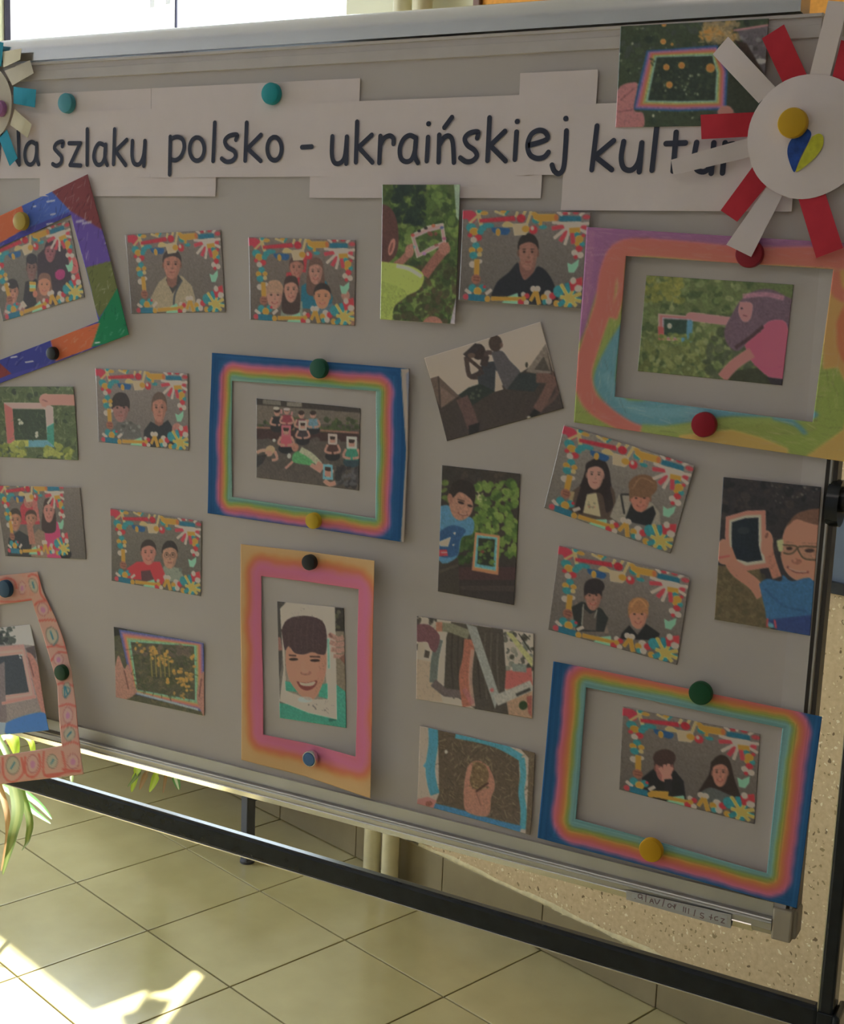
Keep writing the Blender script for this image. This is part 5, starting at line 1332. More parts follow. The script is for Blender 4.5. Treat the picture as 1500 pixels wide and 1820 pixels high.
# ------------------------------------------------------------------ hand-coloured paper frames
FG = 'hand-coloured paper frames'
def ramp(cv, inner, width, stops, rag=1.0, streak=5, corner=0.0):
    """bands by distance from the cut-out (in mm), coloured with pastel"""
    X, Y = np.meshgrid((np.arange(cv.W) + .5) / cv.W, (np.arange(cv.H) + .5) / cv.H)
    wmm, hmm = cv.W / 2.0, cv.H / 2.0
    x0, x1 = (inner[0][0] + inner[3][0]) / 2, (inner[1][0] + inner[2][0]) / 2
    y0, y1 = (inner[0][1] + inner[1][1]) / 2, (inner[3][1] + inner[2][1]) / 2
    dx = np.maximum(np.maximum(x0 - X, X - x1), 0) * wmm; dy = np.maximum(np.maximum(y0 - Y, Y - y1), 0) * hmm
    d = (dx ** 1.9 + dy ** 1.9) ** (1 / 1.9)
    wob = sum(a * np.sin(X * wmm * fx + p) * np.cos(Y * hmm * fy + q) for a, fx, fy, p, q in ((.9, .05, .07, 1, 2), (.6, .13, .11, 3, .5), (.35, .31, .27, .2, 4)))
    t = np.clip((d + wob * rag) / width, 0, 1)
    pos = [s[0] for s in stops]
    a = np.stack([np.interp(t, pos, [s[1][k] for s in stops]) for k in range(3)], -1)
    cv.a = a.astype(np.float32)
    along = dx > dy
    n1 = RNG.normal(0, 1, (cv.H // 2 + 1, 1)); n2 = RNG.normal(0, 1, (1, cv.W // 2 + 1))
    n1 = np.repeat(n1, 2, 0)[:cv.H]; n2 = np.repeat(n2, 2, 1)[:, :cv.W]
    st = np.where(along, n2, n1)
    cv.a *= (1 + streak / 100.0 * st[..., None] + RNG.normal(0, .025, (cv.H, cv.W, 1)))
    return cv
def frame4(corners, inner, cv, label, y, lift=0.0, wav=.0008, step_w=297.0):
    uvi = quad_uv(corners, inner)
    o = ring_sheet('paper_surround', [at(c, y) for c in corners], [at(c, y) for c in inner], cv, np.array([(0, 0), (1, 0), (1, 1), (0, 1)], float), uvi, M['craft'], y, label, 'paper frame', FG, ns=520, nt=30, wav=wav, lift=lift)
    return o
R1 = [(376.7, 627), (731, 655), (722, 963), (369, 912)]
R1i = [(412.7, 676.7), (671, 695), (670, 920.7), (412.7, 883)]
cv = Canvas(R1, 297, 210, V7, (0, 0, 0)); cv.gain = 2.0; cv.mute = .14
ramp(cv, quad_uv(R1, R1i), 34, [(0, (108, 140, 134)), (.10, (92, 138, 128)), (.22, (122, 138, 62)), (.34, (172, 122, 64)), (.47, (182, 92, 92)), (.58, (166, 84, 122)), (.68, (96, 82, 136)), (.76, (28, 78, 128)), (1, (18, 70, 118))])
cv.poly([(1372, 170), (1440, 170), (1412, 1330), (1372, 1320), (1402, 700)], (150, 136, 128)).poly([(1405, 205), (1440, 170), (1425, 600)], (118, 120, 140)).soft(2)
frame4(R1, R1i, cv, 'rainbow pastel paper frame edged in deep blue at the centre left', -.0016, wav=.0016, lift=.003)
R2 = [(427.7, 967), (674, 994), (668, 1413), (430, 1350)]
R2i = [(464.6, 1024), (644, 1045), (640, 1340.5), (469, 1305)]
cv = Canvas(R2, 210, 297, V3, (0, 0, 0)); cv.gain = 2.15; cv.mute = .2
ramp(cv, quad_uv(R2, R2i), 38, [(0, (192, 90, 118)), (.30, (186, 88, 130)), (.45, (182, 92, 104)), (.58, (192, 98, 66)), (.72, (204, 132, 70)), (.85, (212, 162, 100)), (1, (214, 168, 106))], rag=1.6)
cv.soft(2)
frame4(R2, R2i, cv, 'portrait paper frame in pink and orange pastel, at the bottom centre', -.0020, wav=.0012, lift=.012)
R3 = [(984, 1175), (1462.7, 1272), (1418, 1611.7), (955.7, 1488.5)]
R3i = [(1042.7, 1221.6), (1391.7, 1292.5), (1363.7, 1550), (1024, 1455)]
cv = Canvas(R3, 297, 210, V14, (0, 0, 0)); cv.gain = 2.0; cv.mute = .14
ramp(cv, quad_uv(R3, R3i), 37, [(0, (92, 132, 138)), (.15, (96, 136, 136)), (.28, (128, 134, 56)), (.42, (192, 118, 58)), (.56, (190, 92, 92)), (.68, (172, 86, 116)), (.76, (100, 80, 130)), (.84, (24, 78, 124)), (1, (18, 72, 118))])
cv.soft(2)
frame4(R3, R3i, cv, 'rainbow pastel paper frame with blue corners overhanging the lower right board corner', -.0042, wav=.001, lift=.004)

# striped crayon frame at the upper left (its right half is in view)
TR, BR = at((159, 310)), at((234, 594.5))
TLn, BLn = TR + np.array([-.280, 0, -.094]), BR + np.array([-.280, 0, -.094])
RT = [tuple(to_px(p)) for p in (TLn, TR, BR, BLn)]
ITR, IBR = at((129, 382)), at((179, 571))
RTi = [tuple(to_px(p)) for p in (ITR + np.array([-.226, 0, -.076]), ITR, IBR, IBR + np.array([-.226, 0, -.076]))]
cv = Canvas(RT, 297, 210, VB, (60, 60, 140)); cv.gain = 2.0; cv.mute = .12
cv.poly([(-900, 800), (-900, 0), (135, 230), (175, 360), (-100, 520)], (212, 108, 70)).poly([(135, 225), (330, 130), (460, 260), (175, 365)], (60, 84, 160))
cv.poly([(325, 142), (560, 20), (655, 395), (445, 262)], (112, 56, 62)).poly([(440, 262), (655, 385), (705, 575), (540, 618)], (88, 66, 144))
cv.poly([(540, 612), (700, 570), (745, 745), (628, 925), (600, 860)], (94, 98, 58)).poly([(742, 735), (830, 1040), (560, 1110), (628, 935)], (18, 108, 72))
cv.poly([(312, 1050), (630, 955), (575, 1110), (340, 1195)], (214, 106, 62)).poly([(-60, 1150), (312, 1045), (350, 1190), (70, 1275)], (52, 56, 130)).poly([(-400, 1200), (-60, 1150), (75, 1270), (-300, 1420)], (118, 52, 54))
for _ in range(620):
    x, y = random.uniform(-100, 820), random.uniform(30, 1270); a = random.gauss(-1.0, .35); l = random.uniform(20, 60)
    cv.line([(x, y), (x + l*math.cos(a), y + l*math.sin(a))], random.uniform(2, 5), random.choice([(196, 190, 190), (20, 20, 40), (170, 160, 170)]), random.uniform(.15, .45), False)
for x, y, l in ((290, 205, 55), (315, 285, 35), (290, 345, 45), (205, 235, 20), (520, 340, 60), (660, 460, 40), (70, 1170, 40), (160, 1200, 50), (600, 1080, 30), (480, 330, 50)):
    cv.line([(x, y), (x + l, y - l * .16)], 9, (190, 186, 190), .85, False)
cv.soft(1)
frame4(RT, RTi, cv, 'tilted paper frame in bold crayon patches at the upper left of the board', -.0018, wav=.0012, lift=.004)

# swirling frame at the upper right (runs out of view)
oTL, oBL = at((1043, 403.5)), at((1020, 750.5))
R4 = [(1043, 403.5), tuple(to_px(oTL + np.array([.297, 0, -.0135]))), tuple(to_px(oBL + np.array([.2945, 0, -.0155]))), (1020, 750.5)]
R4i = [(1113, 455), (1481.7, 479), (1445, 750), (1093, 705)]
cv = Canvas(R4, 297, 210, VG, (126, 138, 58)); cv.gain = 2.2; cv.mute = .26
cv.poly([(80, 40), (1800, 40), (1800, 200), (1000, 190), (420, 140), (260, 190), (180, 420), (120, 620), (60, 760)], (134, 76, 128))
cv.line([(1800, 250), (1450, 225), (1000, 225), (600, 190), (330, 185), (250, 300), (220, 480), (150, 700), (110, 860), (150, 1000), (280, 1090), (420, 1130)], 96, (192, 94, 84))
cv.line([(1800, 300), (1300, 262), (800, 235), (360, 215), (310, 420), (270, 560)], 44, (196, 100, 86)).line([(150, 90), (140, 300), (110, 560)], 40, (150, 88, 130), .6)
cv.blob([(330, 560), (240, 700), (170, 860), (190, 960), (290, 1060), (430, 1130), (620, 1120), (900, 1080), (1300, 1100), (1300, 1040), (600, 990), (300, 960)], (74, 128, 146)).line([(230, 850), (330, 1010), (500, 1060), (750, 1050)], 50, (92, 142, 156), .6)
cv.line([(420, 1140), (640, 1150), (900, 1110), (1150, 1100)], 40, (132, 146, 66), .8).line([(1120, 1085), (1240, 1120), (1300, 1180)], 26, (76, 128, 140))
cv.poly([(620, 1180), (900, 1150), (1050, 1190), (1200, 1250), (1200, 1330), (600, 1300)], (186, 150, 62)).blob([(1100, 1180), (1350, 1150), (1380, 860), (1470, 820), (1510, 1000), (1500, 1180), (1350, 1270), (1200, 1250)], (126, 142, 54)).poly([(1500, 1150), (1560, 900), (1800, 900), (1800, 1400), (1400, 1330), (1300, 1290)], (184, 146, 58))
cv.poly([(1390, 300), (1800, 300), (1800, 950), (1560, 1000), (1470, 820), (1390, 830)], (190, 140, 62)).blob([(1460, 580), (1520, 470), (1620, 460), (1640, 700), (1520, 800), (1470, 720)], (206, 108, 56)).line([(1445, 300), (1470, 420), (1600, 460)], 70, (190, 98, 74))
cv.soft(16)
for _ in range(900):
    x, y = random.uniform(20, 1620), random.uniform(40, 1330)
    vert = (320 < y < 1020) and (x < 340 or x > 1380)
    a = random.gauss(1.5 if vert else 0.08, .22); l = random.uniform(40, 110)
    cv.line([(x, y), (x + l*math.cos(a), y + l*math.sin(a))], random.uniform(3, 7), random.choice([(206, 180, 170), (70, 50, 60), (190, 150, 150), (206, 190, 150)]), random.uniform(.08, .22), False)
cv.a *= (1 + RNG.normal(0, .03, (cv.H, cv.W, 1)))
cv.soft(1)
frame4(R4, R4i, cv, 'paper frame in swirling purple, coral, blue and green at the upper right', -.0072, wav=.001, lift=.002)

# pink frame with ovals hanging off the lower left corner, bowed forward over the tray
def pink_y(z):
    t = np.clip((1.06 - np.asarray(z)) / .20, 0, 1)
    return -.0026 - .034 * t * t * (3 - 2 * t)
def on_pink(px, off=0.0):
    y = -.004
    for _ in range(12):
        p = at(px, y); y = float(pink_y(p[2])) + off
    return at(px, y)
PO = [(67, 1016), (76, 1051), (99, 1099), (115, 1143), (127, 1192), (136, 1261), (142, 1323), (149, 1376), (75, 1385), (0, 1394), (-150, 1412), (-166, 1200), (-150, 1038), (0, 1023)]
PI = [(57, 1067), (61, 1082), (72, 1115), (81, 1145), (90, 1175), (102, 1219), (104, 1260), (110, 1325), (60, 1334), (0, 1343), (-100, 1357), (-118, 1200), (-104, 1084), (0, 1075)]
VK = (4.333, 0, 1000)
KQ = [(-170, 1010), (155, 1010), (155, 1416), (-170, 1416)]
cv = Canvas(KQ, 240, 297, VK, (198, 152, 138)); cv.gain = 1.5; cv.mute = .06
cv.scatter(260, (-700, 60, 660, 1720), (20, 60), [(196, 128, 114), (204, 160, 142), (200, 138, 122), (206, 166, 148)], .35)
for a in ([(0, 135), (60, 120), (110, 140), (130, 200)], [(0, 300), (120, 300), (245, 285)], [(215, 110), (250, 90), (300, 120), (310, 230), (350, 290)], [(265, 330), (300, 300), (370, 300), (390, 370)], [(290, 450), (380, 440), (450, 450)], [(330, 660), (430, 640), (510, 660)], [(390, 760), (450, 690), (530, 700)], [(440, 940), (480, 930), (570, 950)], [(450, 1110), (520, 1090), (590, 1110)], [(470, 1270), (540, 1250), (600, 1270)], [(480, 1410), (560, 1380), (610, 1400)], [(20, 1500), (30, 1640), (100, 1690), (180, 1620), (165, 1500)], [(195, 1490), (200, 1620), (260, 1650), (310, 1580), (300, 1470)], [(340, 1450), (345, 1640), (500, 1610), (480, 1450)], [(345, 1640), (630, 1600)], [(480, 1590), (620, 1610)]):
    cv.line(a, 16, (196, 92, 84), .8)
cv.line([(500, 600), (560, 820), (600, 1180), (620, 1420)], 18, (196, 96, 88), .7).line([(300, 90), (440, 440), (520, 700)], 14, (196, 96, 88), .6)
for x, y, rx, ry, k, rot in ((258, 175, 32, 62, 'b', -20), (172, 195, 30, 55, 'm', 0), (330, 360, 45, 56, 'm', -20), (400, 565, 48, 76, 'b', -18), (450, 745, 40, 50, 'm', -10), (512, 985, 34, 66, 'b', 5), (525, 1175, 40, 66, 'm', 0), (538, 1320, 46, 58, 'b', 0), (565, 1530, 50, 64, 'm', 0), (405, 1530, 44, 58, 'b', 0), (252, 1550, 46, 76, 'm', 0), (100, 1560, 56, 76, 'b', 0), (-40, 1580, 50, 72, 'm', 0)):
    cv.ell(x, y, rx, ry, (150, 128, 116) if k == 'b' else (178, 116, 114), 1, rot).ell(x, y, rx * .84, ry * .84, (176, 166, 148) if k == 'b' else (196, 158, 150), 1, rot)
    if k == 'b': cv.line([(x - rx * .3, y + ry * .4), (x + rx * .3, y - ry * .35)] if y > 1300 else [(x - rx * .3, y - ry * .5), (x + rx * .2, y + ry * .4)], 12, (58, 124, 146), .95, False)
    else: cv.ell(x, y + 4, rx * .42, ry * .42, (186, 120, 164), .8, rot)
cv.line([(495, 950), (500, 1040)], 9, (58, 124, 146), 1, False).line([(500, 950), (540, 985), (505, 1040)], 8, (70, 120, 136)).line([(430, 520), (446, 580), (410, 640)], 9, (90, 124, 130), .8)
cv.soft(1)
ring_sheet('paper_surround', [on_pink(p) for p in PO], [on_pink(p) for p in PI], cv, quad_uv(KQ, PO), quad_uv(KQ, PI), M['craft'], 0, 'pink paper frame drawn with rows of ovals at the lower left board corner', 'paper frame', FG, ns=420, nt=22, yfun=lambda z: pink_y(z))
def dK(c):
    g = np.linspace(0, 1, c.H)[:, None, None]
    c.a[:] = (170, 164, 162)
    c.scatter(60, (-60, 500, 110, 640), (10, 26), [(44, 50, 48), (60, 64, 60), (36, 40, 42)])
    c.poly([(-400, 640), (180, 630), (260, 640), (380, 1290), (-400, 1400)], (112, 100, 96)).poly([(190, 660), (260, 640), (275, 740), (230, 730)], (70, 58, 58))
    c.nest([(-260, 670), (180, 630), (280, 1040), (-160, 1110)], [(-180, 740), (165, 705), (230, 995), (-120, 1040)], [(150, 110, 106), (160, 120, 112), (178, 150, 138), (186, 140, 128)])
    c.poly([(-180, 740), (165, 705), (230, 995), (-120, 1040)], (44, 48, 54)).scatter(5, (145, 710, 180, 735), (6, 10), [(180, 176, 170)])
    c.blob([(200, 690), (250, 720), (330, 900), (360, 1120), (330, 1160), (250, 900)], (142, 94, 84)).line([(215, 730), (260, 880)], 10, (104, 62, 58))
    c.poly([(-60, 820), (40, 760), (70, 1200), (20, 1290), (-60, 1290)], (96, 84, 84)).line([(30, 1080), (280, 1030)], 20, (188, 130, 120))
    c.blob([(40, 1240), (150, 1190), (320, 1150), (372, 1200), (378, 1290), (200, 1310), (60, 1320)], (44, 92, 152)).poly([(-400, 1180), (60, 1230), (40, 1330), (-400, 1400)], (150, 168, 186))
PKQ = [on_pink(p, .004) for p in ((-92, 1126), (53.6, 1110), (87, 1298), (-62, 1312))]
cvk = Canvas([tuple(to_px(p)) for p in PKQ], 150, 135, VK, (170, 164, 162))
dK(cvk); cvk.grain(5).soft(2)
sheet('photo_print', PKQ, cvk, M['photo'], 0, 'photo of hands holding a frame against the sky, inside the pink frame with ovals', 'photo', PG, w_mm=150, h_mm=135, yfun=lambda z: pink_y(z) + .004)

# ------------------------------------------------------------------ paper flowers
def strip(name, q, y0, y1, m_, parent, nseg=8, curl=0.0):
    """paper strip: q = four outline points (px), inner edge at y0, outer edge at y1; q[0],q[1] the outer end"""
    a, b, c, d = [np.asarray(p, float) for p in q]
    V = []
    for i in range(nseg + 1):
        t = i / nseg
        y = y1 + (y0 - y1) * t - curl * math.sin(math.pi * t)
        V.append(at(a + (d - a) * t, y)); V.append(at(b + (c - b) * t, y))
    F = [(2*i, 2*i+1, 2*i+3, 2*i+2) for i in range(nseg)]
    n = len(V)
    V += [v + np.array([0, .0004, 0]) for v in V]
    F += [tuple(n + k for k in reversed(f)) for f in F]
    rim = [2*i for i in range(nseg + 1)] + [2*i + 1 for i in range(nseg, -1, -1)]
    for x, z in zip(rim, rim[1:] + rim[:1]): F.append((x, z, n + z, n + x))
    return mk(name, V, F, m_, parent)
def disc(name, center, r, y, m_, parent, n=56, dome=.002, wob=0.0):
    V = [(center[0], y - dome, center[2])]
    for k in range(n):
        a = 2 * math.pi * k / n; rr = r * (1 + wob * math.sin(3 * a + 1) + wob * .6 * math.sin(7 * a))
        V.append((center[0] + rr * math.cos(a), y, center[2] + rr * math.sin(a)))
    V += [(v[0], v[1] + .0004, v[2]) for v in V]
    F = []
    for k in range(n):
        l = (k + 1) % n
        F += [(0, 1 + k, 1 + l), (n + 1, n + 2 + l, n + 2 + k), (1 + k, n + 2 + k, n + 2 + l, 1 + l)]
    return mk(name, V, F, m_, parent, smooth=False)
C3 = lambda q: [Z3(p) for p in q]
yb = -.0115
cen = at((1435, 243), yb)
fl = empty('paper_flower', cen)
RAYS = [(C3([(800, 290), (882, 195), (1135, 465), (1045, 550)]), 'paper', .004), (C3([(1062, 205), (1180, 130), (1302, 400), (1175, 445)]), 'red_paper', .009),
        ([(1472, 1), (1508, 4), (1474, 140), (1437, 140)], 'paper', .013), ([(1495, 71), (1527, 80), (1506, 152), (1478, 142)], 'red_paper', .006),
        (C3([(740, 742), (735, 612), (1030, 598), (1000, 728)]), 'red_paper', .006), (C3([(590, 932), (578, 852), (1010, 730), (1010, 835)]), 'paper', .014),
        (C3([(930, 1182), (842, 1122), (1012, 890), (1092, 985)]), 'red_paper', .008), (C3([(1005, 1370), (872, 1305), (1085, 1000), (1170, 1045)]), 'paper', .014),
        (C3([(1495, 1322), (1352, 1376), (1252, 1045), (1400, 1030)]), 'red_paper', .012)]
for q, k, out in RAYS:
    strip('ray', q, yb + .001, yb - out + .004, M[k], fl, curl=.002)
disc('disc', cen, .0585, yb - .0006, M['paper'], fl, wob=.006, dome=.003)
def flat_poly(name, pts, y, m_, parent):
    V = [at(p, y) for p in pts]; n = len(V)
    V += [v + np.array([0, .0003, 0]) for v in V]
    F = [tuple(range(n)), tuple(range(2*n - 1, n - 1, -1))] + [(k, n + k, n + (k + 1) % n, (k + 1) % n) for k in range(n)]
    return mk(name, V, F, m_, parent)
o = flat_poly('heart_half', [tuple(p) for p in catmull(C3([(1300, 682), (1326, 716), (1290, 795), (1262, 850), (1238, 917), (1218, 890), (1198, 820), (1206, 765), (1238, 722), (1268, 712), (1300, 682)]), 4)][:-1], yb - .0040, M['heart_blue'], fl)
o['label'] = 'blue half of the drawn heart'
o = flat_poly('heart_half', [tuple(p) for p in catmull(C3([(1330, 728), (1366, 712), (1390, 732), (1382, 790), (1330, 855), (1243, 917), (1285, 815), (1330, 728)]), 4)][:-1], yb - .0040, M['heart_yellow'], fl)
o['label'] = 'yellow half of the drawn heart'
tag(fl, 'red and white paper flower with a blue and yellow heart at the upper right corner', 'paper flower')

cen2 = at((-28, 184), -.008)
fl2 = empty('paper_flower', cen2)
for q, k, out in (([(6, 76), (-14, 70), (-20, 120), (2, 118)], 'blue_paper', .006), ([(38, 86), (36, 106), (6, 120), (4, 92)], 'cream_paper', .012), ([(53, 107), (60, 130), (22, 152), (8, 126)], 'beige_paper', .006),  # the upper cream strip stands in for glare on the corner cap
                  ([(64, 159), (62, 191), (24, 184), (24, 154)], 'blue_paper', .007), ([(56, 221), (49, 245), (18, 222), (26, 194)], 'cream_paper', .005), ([(31, 281), (17, 295), (-2, 246), (12, 230)], 'blue_paper', .008)):
    strip('ray', q, -.0075, -.0075 - out + .003, M[k], fl2, curl=.0015)
disc('disc', cen2, .0515, -.0085, M['beige_paper'], fl2, wob=.004)
tag(fl2, 'cream and light blue paper flower at the upper left corner of the board', 'paper flower')

# ------------------------------------------------------------------ magnets on the papers
magnet((116, 183), 32, (70, 150, 165), 'dull teal round magnet on the Na sheet, the left one at the top', -.0022)
magnet((480, 166), 36, (8, 150, 160), 'bright teal round magnet above the word polsko', -.0030)
magnet((35, 393), 30, (196, 168, 70), 'mustard yellow magnet at the top of the striped crayon frame', -.0036)
magnet((91, 628), 22, (30, 34, 36), 'small black magnet at the bottom of the striped crayon frame', -.0036)
magnet((565, 655), 35, (24, 92, 68), 'dark green magnet at the top of the blue-edged rainbow frame', -.0055)
magnet((555, 926), 29, (210, 175, 40), 'yellow magnet at the bottom of the blue-edged rainbow frame', -.0055)
magnet((548, 1000), 28, (36, 35, 36), 'black magnet at the top of the pink and orange frame', -.0060)
M['silver'] = mat('silver_rim', (0.75, 0.75, 0.76), 0.25, metal=0.9, srgb=False)
magnet((550, 1349), 28, (78, 118, 168), 'blue magnet with a silver rim at the bottom of the pink and orange frame', -.0060, rim=M['silver'])
magnet((1408, 218), 49, (205, 160, 24), 'large yellow magnet at the centre of the red and white paper flower', -.0155)
magnet((1331, 451), 47, (150, 30, 46), 'dark red magnet half hidden under a white flower ray', -.0084)
magnet((1250, 755), 44, (158, 14, 40), 'dark red magnet at the bottom of the swirling frame', -.0095)
magnet((1244, 1233), 41, (14, 80, 46), 'dark green magnet at the top of the lower right rainbow frame', -.0074)
magnet((1156, 1512), 41, (212, 160, 24), 'yellow magnet at the bottom of the lower right rainbow frame', -.0074)
m_ = magnet((7, 1047), 30, (40, 78, 108), 'dark blue magnet at the top of the pink oval frame', -.0036)
m_ = magnet((107, 1196), 27, (30, 72, 46), 'dark green magnet on the right strip of the pink frame with ovals', float(pink_y(at((107, 1196), -.02)[2])) - .0004)
magnet((-4, 192), 26, (170, 110, 165), 'mauve magnet at the centre of the cream and blue paper flower', -.0108)

# ------------------------------------------------------------------ plants by the window
M['leaf'] = None
def leaf_mat(name, c1, c2):
    m = mat(name, c1, 0.45, spec=0.4, srgb=False)
    nt = m.node_tree; b = nt.nodes['Principled BSDF']
    a = nt.nodes.new('ShaderNodeVertexColor'); a.layer_name = 'band'
    sep = nt.nodes.new('ShaderNodeSeparateColor'); nt.links.new(a.outputs['Color'], sep.inputs[0])
    r = nt.nodes.new('ShaderNodeValToRGB')
    r.color_ramp.elements[0].position = .25; r.color_ramp.elements[0].color = (*c2, 1)
    r.color_ramp.elements[1].position = .5; r.color_ramp.elements[1].color = (*c1, 1)
    nt.links.new(sep.outputs[0], r.inputs['Fac']); nt.links.new(r.outputs['Color'], b.inputs['Base Color'])
    t = nt.nodes.new('ShaderNodeBsdfTranslucent'); nt.links.new(r.outputs['Color'], t.inputs['Color'])
    mx = nt.nodes.new('ShaderNodeMixShader'); mx.inputs[0].default_value = .45
    nt.links.new(b.outputs[0], mx.inputs[1]); nt.links.new(t.outputs[0], mx.inputs[2])
    nt.links.new(mx.outputs[0], nt.nodes['Material Output'].inputs['Surface'])
    return m
LM = [leaf_mat('green_leaf', (.15, .21, .06), (.24, .29, .10)), leaf_mat('striped_leaf', (.10, .28, .06), (.72, .78, .52)), leaf_mat('dry_leaf', (.42, .25, .12), (.46, .30, .16)), leaf_mat('lime_leaf', (.50, .68, .07), (.62, .74, .14))]
def leaf(pts, w, m_, parent, n=14):
    P = catmull([np.asarray(p, float) for p in pts], 6)
    V, F, B = [], [], []
    for i, p in enumerate(P):
        d = P[min(i + 1, len(P) - 1)] - P[max(i - 1, 0)]; d = d / (np.linalg.norm(d) + 1e-9)
        s = np.cross(d, (0, 0, 1)); s = s / (np.linalg.norm(s) + 1e-6)
        if np.linalg.norm(np.cross(d, (0, 0, 1))) < .15: s = np.array([.85, .5, 0])
        up = np.cross(s, d)
        t = i / (len(P) - 1); ww = w * (math.sin(math.pi * min(1, .18 + .82 * t)) ** .7) * .5 + .0006
        if t > .97: ww = .0008
        for k, f_ in ((-1, .28), (-.5, .05), (0, 0), (.5, .05), (1, .28)):
            V.append(p + s * ww * k + up * ww * f_ * .8); B.append(abs(k))
    for i in range(len(P) - 1):
        for k in range(4): F.append((i*5 + k, i*5 + k + 1, (i+1)*5 + k + 1, (i+1)*5 + k))
    o0 = np.array(parent.location)
    me = mesh('leaf', np.array(V) - o0, F, True)
    a = me.color_attributes.new('band', 'FLOAT_COLOR', 'POINT')
    buf = np.ones((len(V), 4), np.float32); buf[:, :3] = np.array(B)[:, None]
    a.data.foreach_set('color', buf.ravel())
    return new_obj('leaf', me, m_, parent)
M['terracotta'] = mat('terracotta', (0.42, 0.17, 0.08), 0.8, var=.12, vscale=30, srgb=False)
M['soil'] = mat('potting_soil', (0.04, 0.028, 0.02), 1.0, var=.3, vscale=120, srgb=False)
M['white_pot'] = mat('white_glazed_pot', (0.75, 0.74, 0.70), 0.3, srgb=False)
M['dark_steel'] = mat('dark_steel_leg', (0.05, 0.052, 0.07), 0.45, spec=.4, srgb=False)
M['wood_top'] = mat('worn_bench_board', (0.34, 0.24, 0.14), 0.6, var=.2, vscale=14, srgb=False)
def pot(parent, c, r, h, m_):
    T = Matrix.Translation(Vector(c) - parent.location)
    MB().lathe([(0, 0), (r * .72, 0), (r * .95, h * .82), (r * 1.06, h * .83), (r * 1.06, h), (r * .95, h), (r * .92, h * .88), (0, h * .88)], 28, T).build('pot', m_, parent, smooth=True)
    MB().lathe([(0, h * .86), (r * .55, h * .905), (r * .92, h * .89)], 20, T).build('soil', M['soil'], parent, smooth=True)
# low stool left of the frame with the trailing spider plant whose leaves reach into view
stc = np.array([-2.44, .80, 0])
st = empty('plant_stool', stc)
MB().lathe([(0, .405), (.15, .405), (.155, .41), (.155, .425), (.15, .43), (0, .43)], 32).build('stool_top', M['wood_top'], st, smooth=True)
for a in (150, 210, 270):
    x, y = math.cos(math.radians(a)), math.sin(math.radians(a))
    MB().tube((x * .11, y * .11, .405), (x * .15, y * .15, 0), .011, 12).build('leg', M['dark_steel'], st, smooth=True)
tag(st, 'low wooden plant stool at the left edge below the board', 'stool')
def ray_pt(px, z):
    v = np.array([(px[0] - 750) / F_PX, (px[1] - 910) / F_PX, 1.0]) @ RCAM
    return CAM + v * ((z - CAM[2]) / v[2])
def ray_d(px, d):
    v = np.array([(px[0] - 750) / F_PX, (px[1] - 910) / F_PX, 1.0]) @ RCAM
    return CAM + v / np.linalg.norm(v) * d
pa = empty('spider_plant', stc + np.array([0, 0, .43]))
pot(pa, stc + np.array([0, 0, .43]), .085, .15, M['terracotta'])
top = stc + np.array([0, 0, .58])
dist0 = np.linalg.norm(top - CAM)
def arch(tip, hgt=.16, mid=None, off=(0, 0)):
    tip = np.asarray(tip, float); b = top + np.array([random.uniform(-.03, .03), random.uniform(-.03, .03), -.02])
    m1 = b + (tip - b) * .35; m1[2] = max(b[2], tip[2]) + hgt
    m2 = b + (tip - b) * .75; m2[2] = (m1[2] * .55 + tip[2] * .45) if mid is None else mid
    return [b, m1, m2, tip]
def px_leaf(pix, d, w, k, base=True):
    """leaf that passes through the given pixels at the given camera distances"""
    P = [ray_d(p, q) for p, q in zip(pix, d)]
    if base: P = [top + np.array([0, 0, -.02])] + P
    leaf(P, w, LM[k], pa)
px_leaf([(-30, 1330), (6, 1420), (14, 1480), (2, 1548)], [3.05, 2.95, 2.92, 2.92], .012, 2)
px_leaf([(-10, 1320), (30, 1420), (22, 1490), (5, 1555)], [3.05, 2.95, 2.90, 2.90], .026, 0)
px_leaf([(-5, 1310), (48, 1440), (50, 1490), (39, 1512)], [3.05, 2.97, 2.95, 2.95], .015, 0)
px_leaf([(-20, 1370), (25, 1412), (55, 1440), (90, 1464)], [3.08, 3.02, 2.98, 2.95], .026, 1)
px_leaf([(-12, 1362), (40, 1408), (70, 1432), (92, 1456)], [3.10, 3.05, 3.02, 3.0], .022, 1)
px_leaf([(-40, 1290), (0, 1300), (20, 1312), (30, 1345)], [3.1, 3.08, 3.06, 3.05], .046, 3)
px_leaf([(-40, 1300), (10, 1310), (26, 1322), (28, 1350)], [3.12, 3.1, 3.09, 3.08], .030, 1)
px_leaf([(-30, 1290), (30, 1306), (54, 1318), (60, 1348)], [3.14, 3.12, 3.11, 3.1], .022, 3)
for a in range(150, 400, 22):
    r_ = random.uniform(.22, .34)
    tip = top + np.array([math.cos(math.radians(a)) * r_ - .06, math.sin(math.radians(a)) * r_, random.uniform(-.28, -.02)])
    if a > 290: continue
    leaf(arch(tip), random.uniform(.022, .036), LM[random.choice((0, 1, 3))], pa)
tag(pa, 'sunlit spider plant with long drooping leaves at the lower left below the board', 'plant')

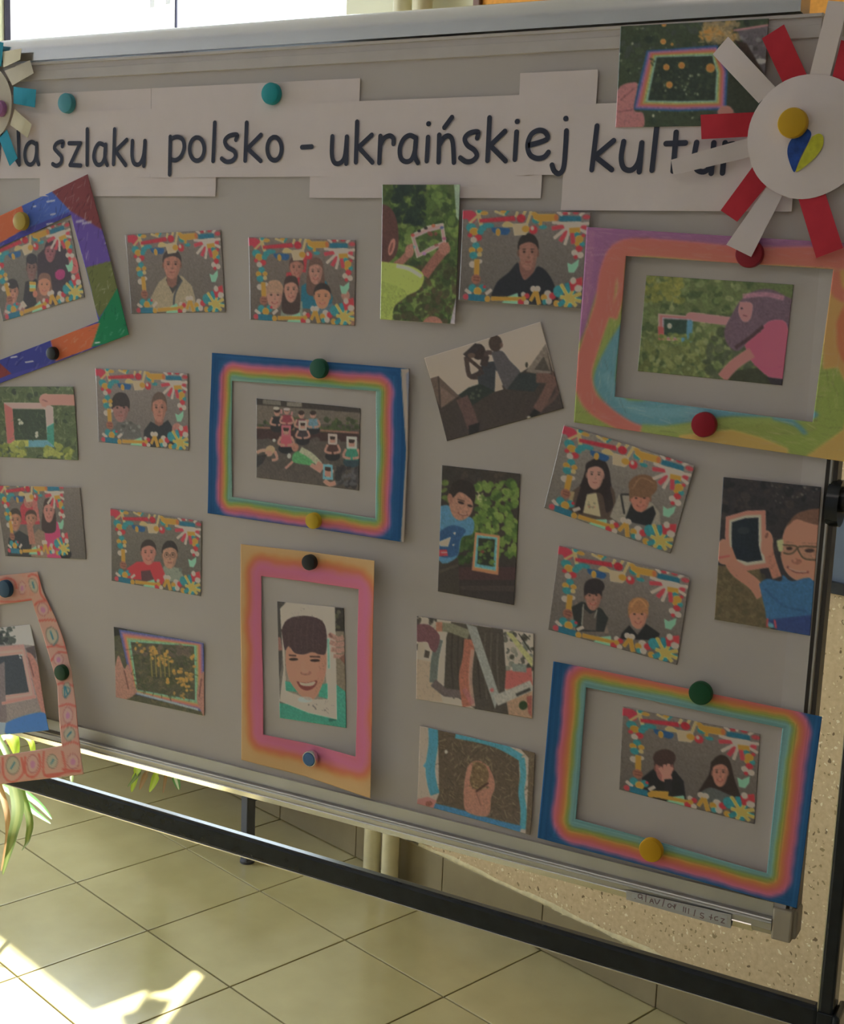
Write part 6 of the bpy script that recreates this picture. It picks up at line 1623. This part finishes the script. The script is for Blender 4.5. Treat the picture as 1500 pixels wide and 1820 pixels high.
# bench under the window with the second plant; its dark leg shows under the tray
be = empty('window_bench'); be.matrix_world = ROOM_M
MB().box((-3.0, -.275, .20), (-1.0, -.01, .222), .004).build('bench_top', M['wood_top'], be)
for u in (-1.04, -2.95):
    MB().box((u - .014, -.262, 0.004), (u + .014, -.234, .20), .003).build('leg', M['dark_steel'], be)
    MB().lathe([(0, 0), (.02, 0), (.02, .006), (.015, .010), (0, .010)], 16, Matrix.Translation((u, -.248, 0))).build('foot', M['dark_steel'], be)
    MB().box((u - .010, -.24, .17), (u + .010, -.012, .20), .002).build('bracket', M['dark_steel'], be)
tag(be, 'window bench behind the board standing on a dark steel leg', 'bench')
pbc = room(-1.66, -.13, .222)
pb = empty('spider_plant', pbc)
pot(pb, pbc, .075, .13, M['white_pot'])
topb = pbc + np.array([0, 0, .12])
def bleaf(pix, d, w, k):
    P = [ray_d(p, q) for p, q in zip(pix, d)]
    m1 = topb + (P[0] - topb) * .45; m1[2] = topb[2] + .03
    leaf([topb, m1] + P, w, LM[k], pb)
for pix, w, k in ((((262, 1340), (246, 1375), (227, 1399)), .020, 0), (((250, 1345), (240, 1385), (234, 1408)), .020, 3), (((272, 1345), (258, 1380), (248, 1404)), .020, 2), (((284, 1345), (276, 1385), (266, 1408)), .026, 3), (((300, 1345), (294, 1385), (290, 1410)), .010, 2), (((300, 1350), (312, 1385), (318, 1404)), .026, 1), (((122, 1350), (127, 1378), (128, 1395)), .012, 0)):
    bleaf(pix, (3.42, 3.38, 3.36), w * 1.05, k)
for a in range(0, 360, 40):
    r_ = random.uniform(.16, .26)
    tip = topb + U * math.cos(math.radians(a)) * r_ + N * (math.sin(math.radians(a)) * r_ * .35 - .02) + np.array([0, 0, random.uniform(-.02, .05)])
    b = topb
    leaf([b, b + (tip - b) * .45 + np.array([0, 0, .04]), tip], .024, LM[random.choice((0, 1))], pb)
tag(pb, 'spider plant on the window bench, only its bright leaf tips hanging below the tray', 'plant')

# added unseen things on the sill to cut the sunlight: planter box, bushy plant
plx = empty('sill_sun_blocker'); plx.matrix_world = ROOM_M
MB().box((-3.02, -.045, .755), (-1.235, .10, 1.075), .008).build('trough', M['white_pot'], plx)
MB().box((-3.0, -.035, 1.07), (-1.245, .085, 1.079)).build('soil', M['soil'], plx)
tag(plx, 'added white planter-shaped sun blocker on the window sill, unseen behind the board', 'planter')
sp = room(-1.185, .025, .755)
bp2 = empty('sun_blocker_plant', sp)
T_ = Matrix.Translation(Vector(sp) - bp2.location)
MB().lathe([(0, 0), (.074, 0), (.072, .02), (.060, .12), (.048, .19), (.044, .19), (.042, .18), (0, .18)], 28, T_).build('pot', M['terracotta'], bp2, smooth=True)
MB().lathe([(0, .181), (.03, .184), (.043, .181)], 20, T_).build('soil', M['soil'], bp2, smooth=True)
T0 = sp + np.array([0, 0, .18])
MB().tube(Vector(T0) - bp2.location, Vector(T0 + U * .048 + np.array([0, 0, .5])) - bp2.location, .007, 8).build('stem', M['brown'], bp2)
for i in range(64):
    h_ = random.uniform(.03, .62); a = random.uniform(0, 360); r_ = random.uniform(.02, .06)
    b = T0 + np.array([0, 0, h_ * .9 + .02]) + U * .048
    tip = b + U * math.cos(math.radians(a)) * r_ + N * math.sin(math.radians(a)) * r_ + np.array([0, 0, random.uniform(.03, .08)])
    leaf([b, b + (tip - b) * .5 + np.array([0, 0, .02]), tip], random.uniform(.05, .07), LM[0], bp2)
tag(bp2, 'added bushy sun-blocking plant on the right sill end, unseen behind the board', 'plant')
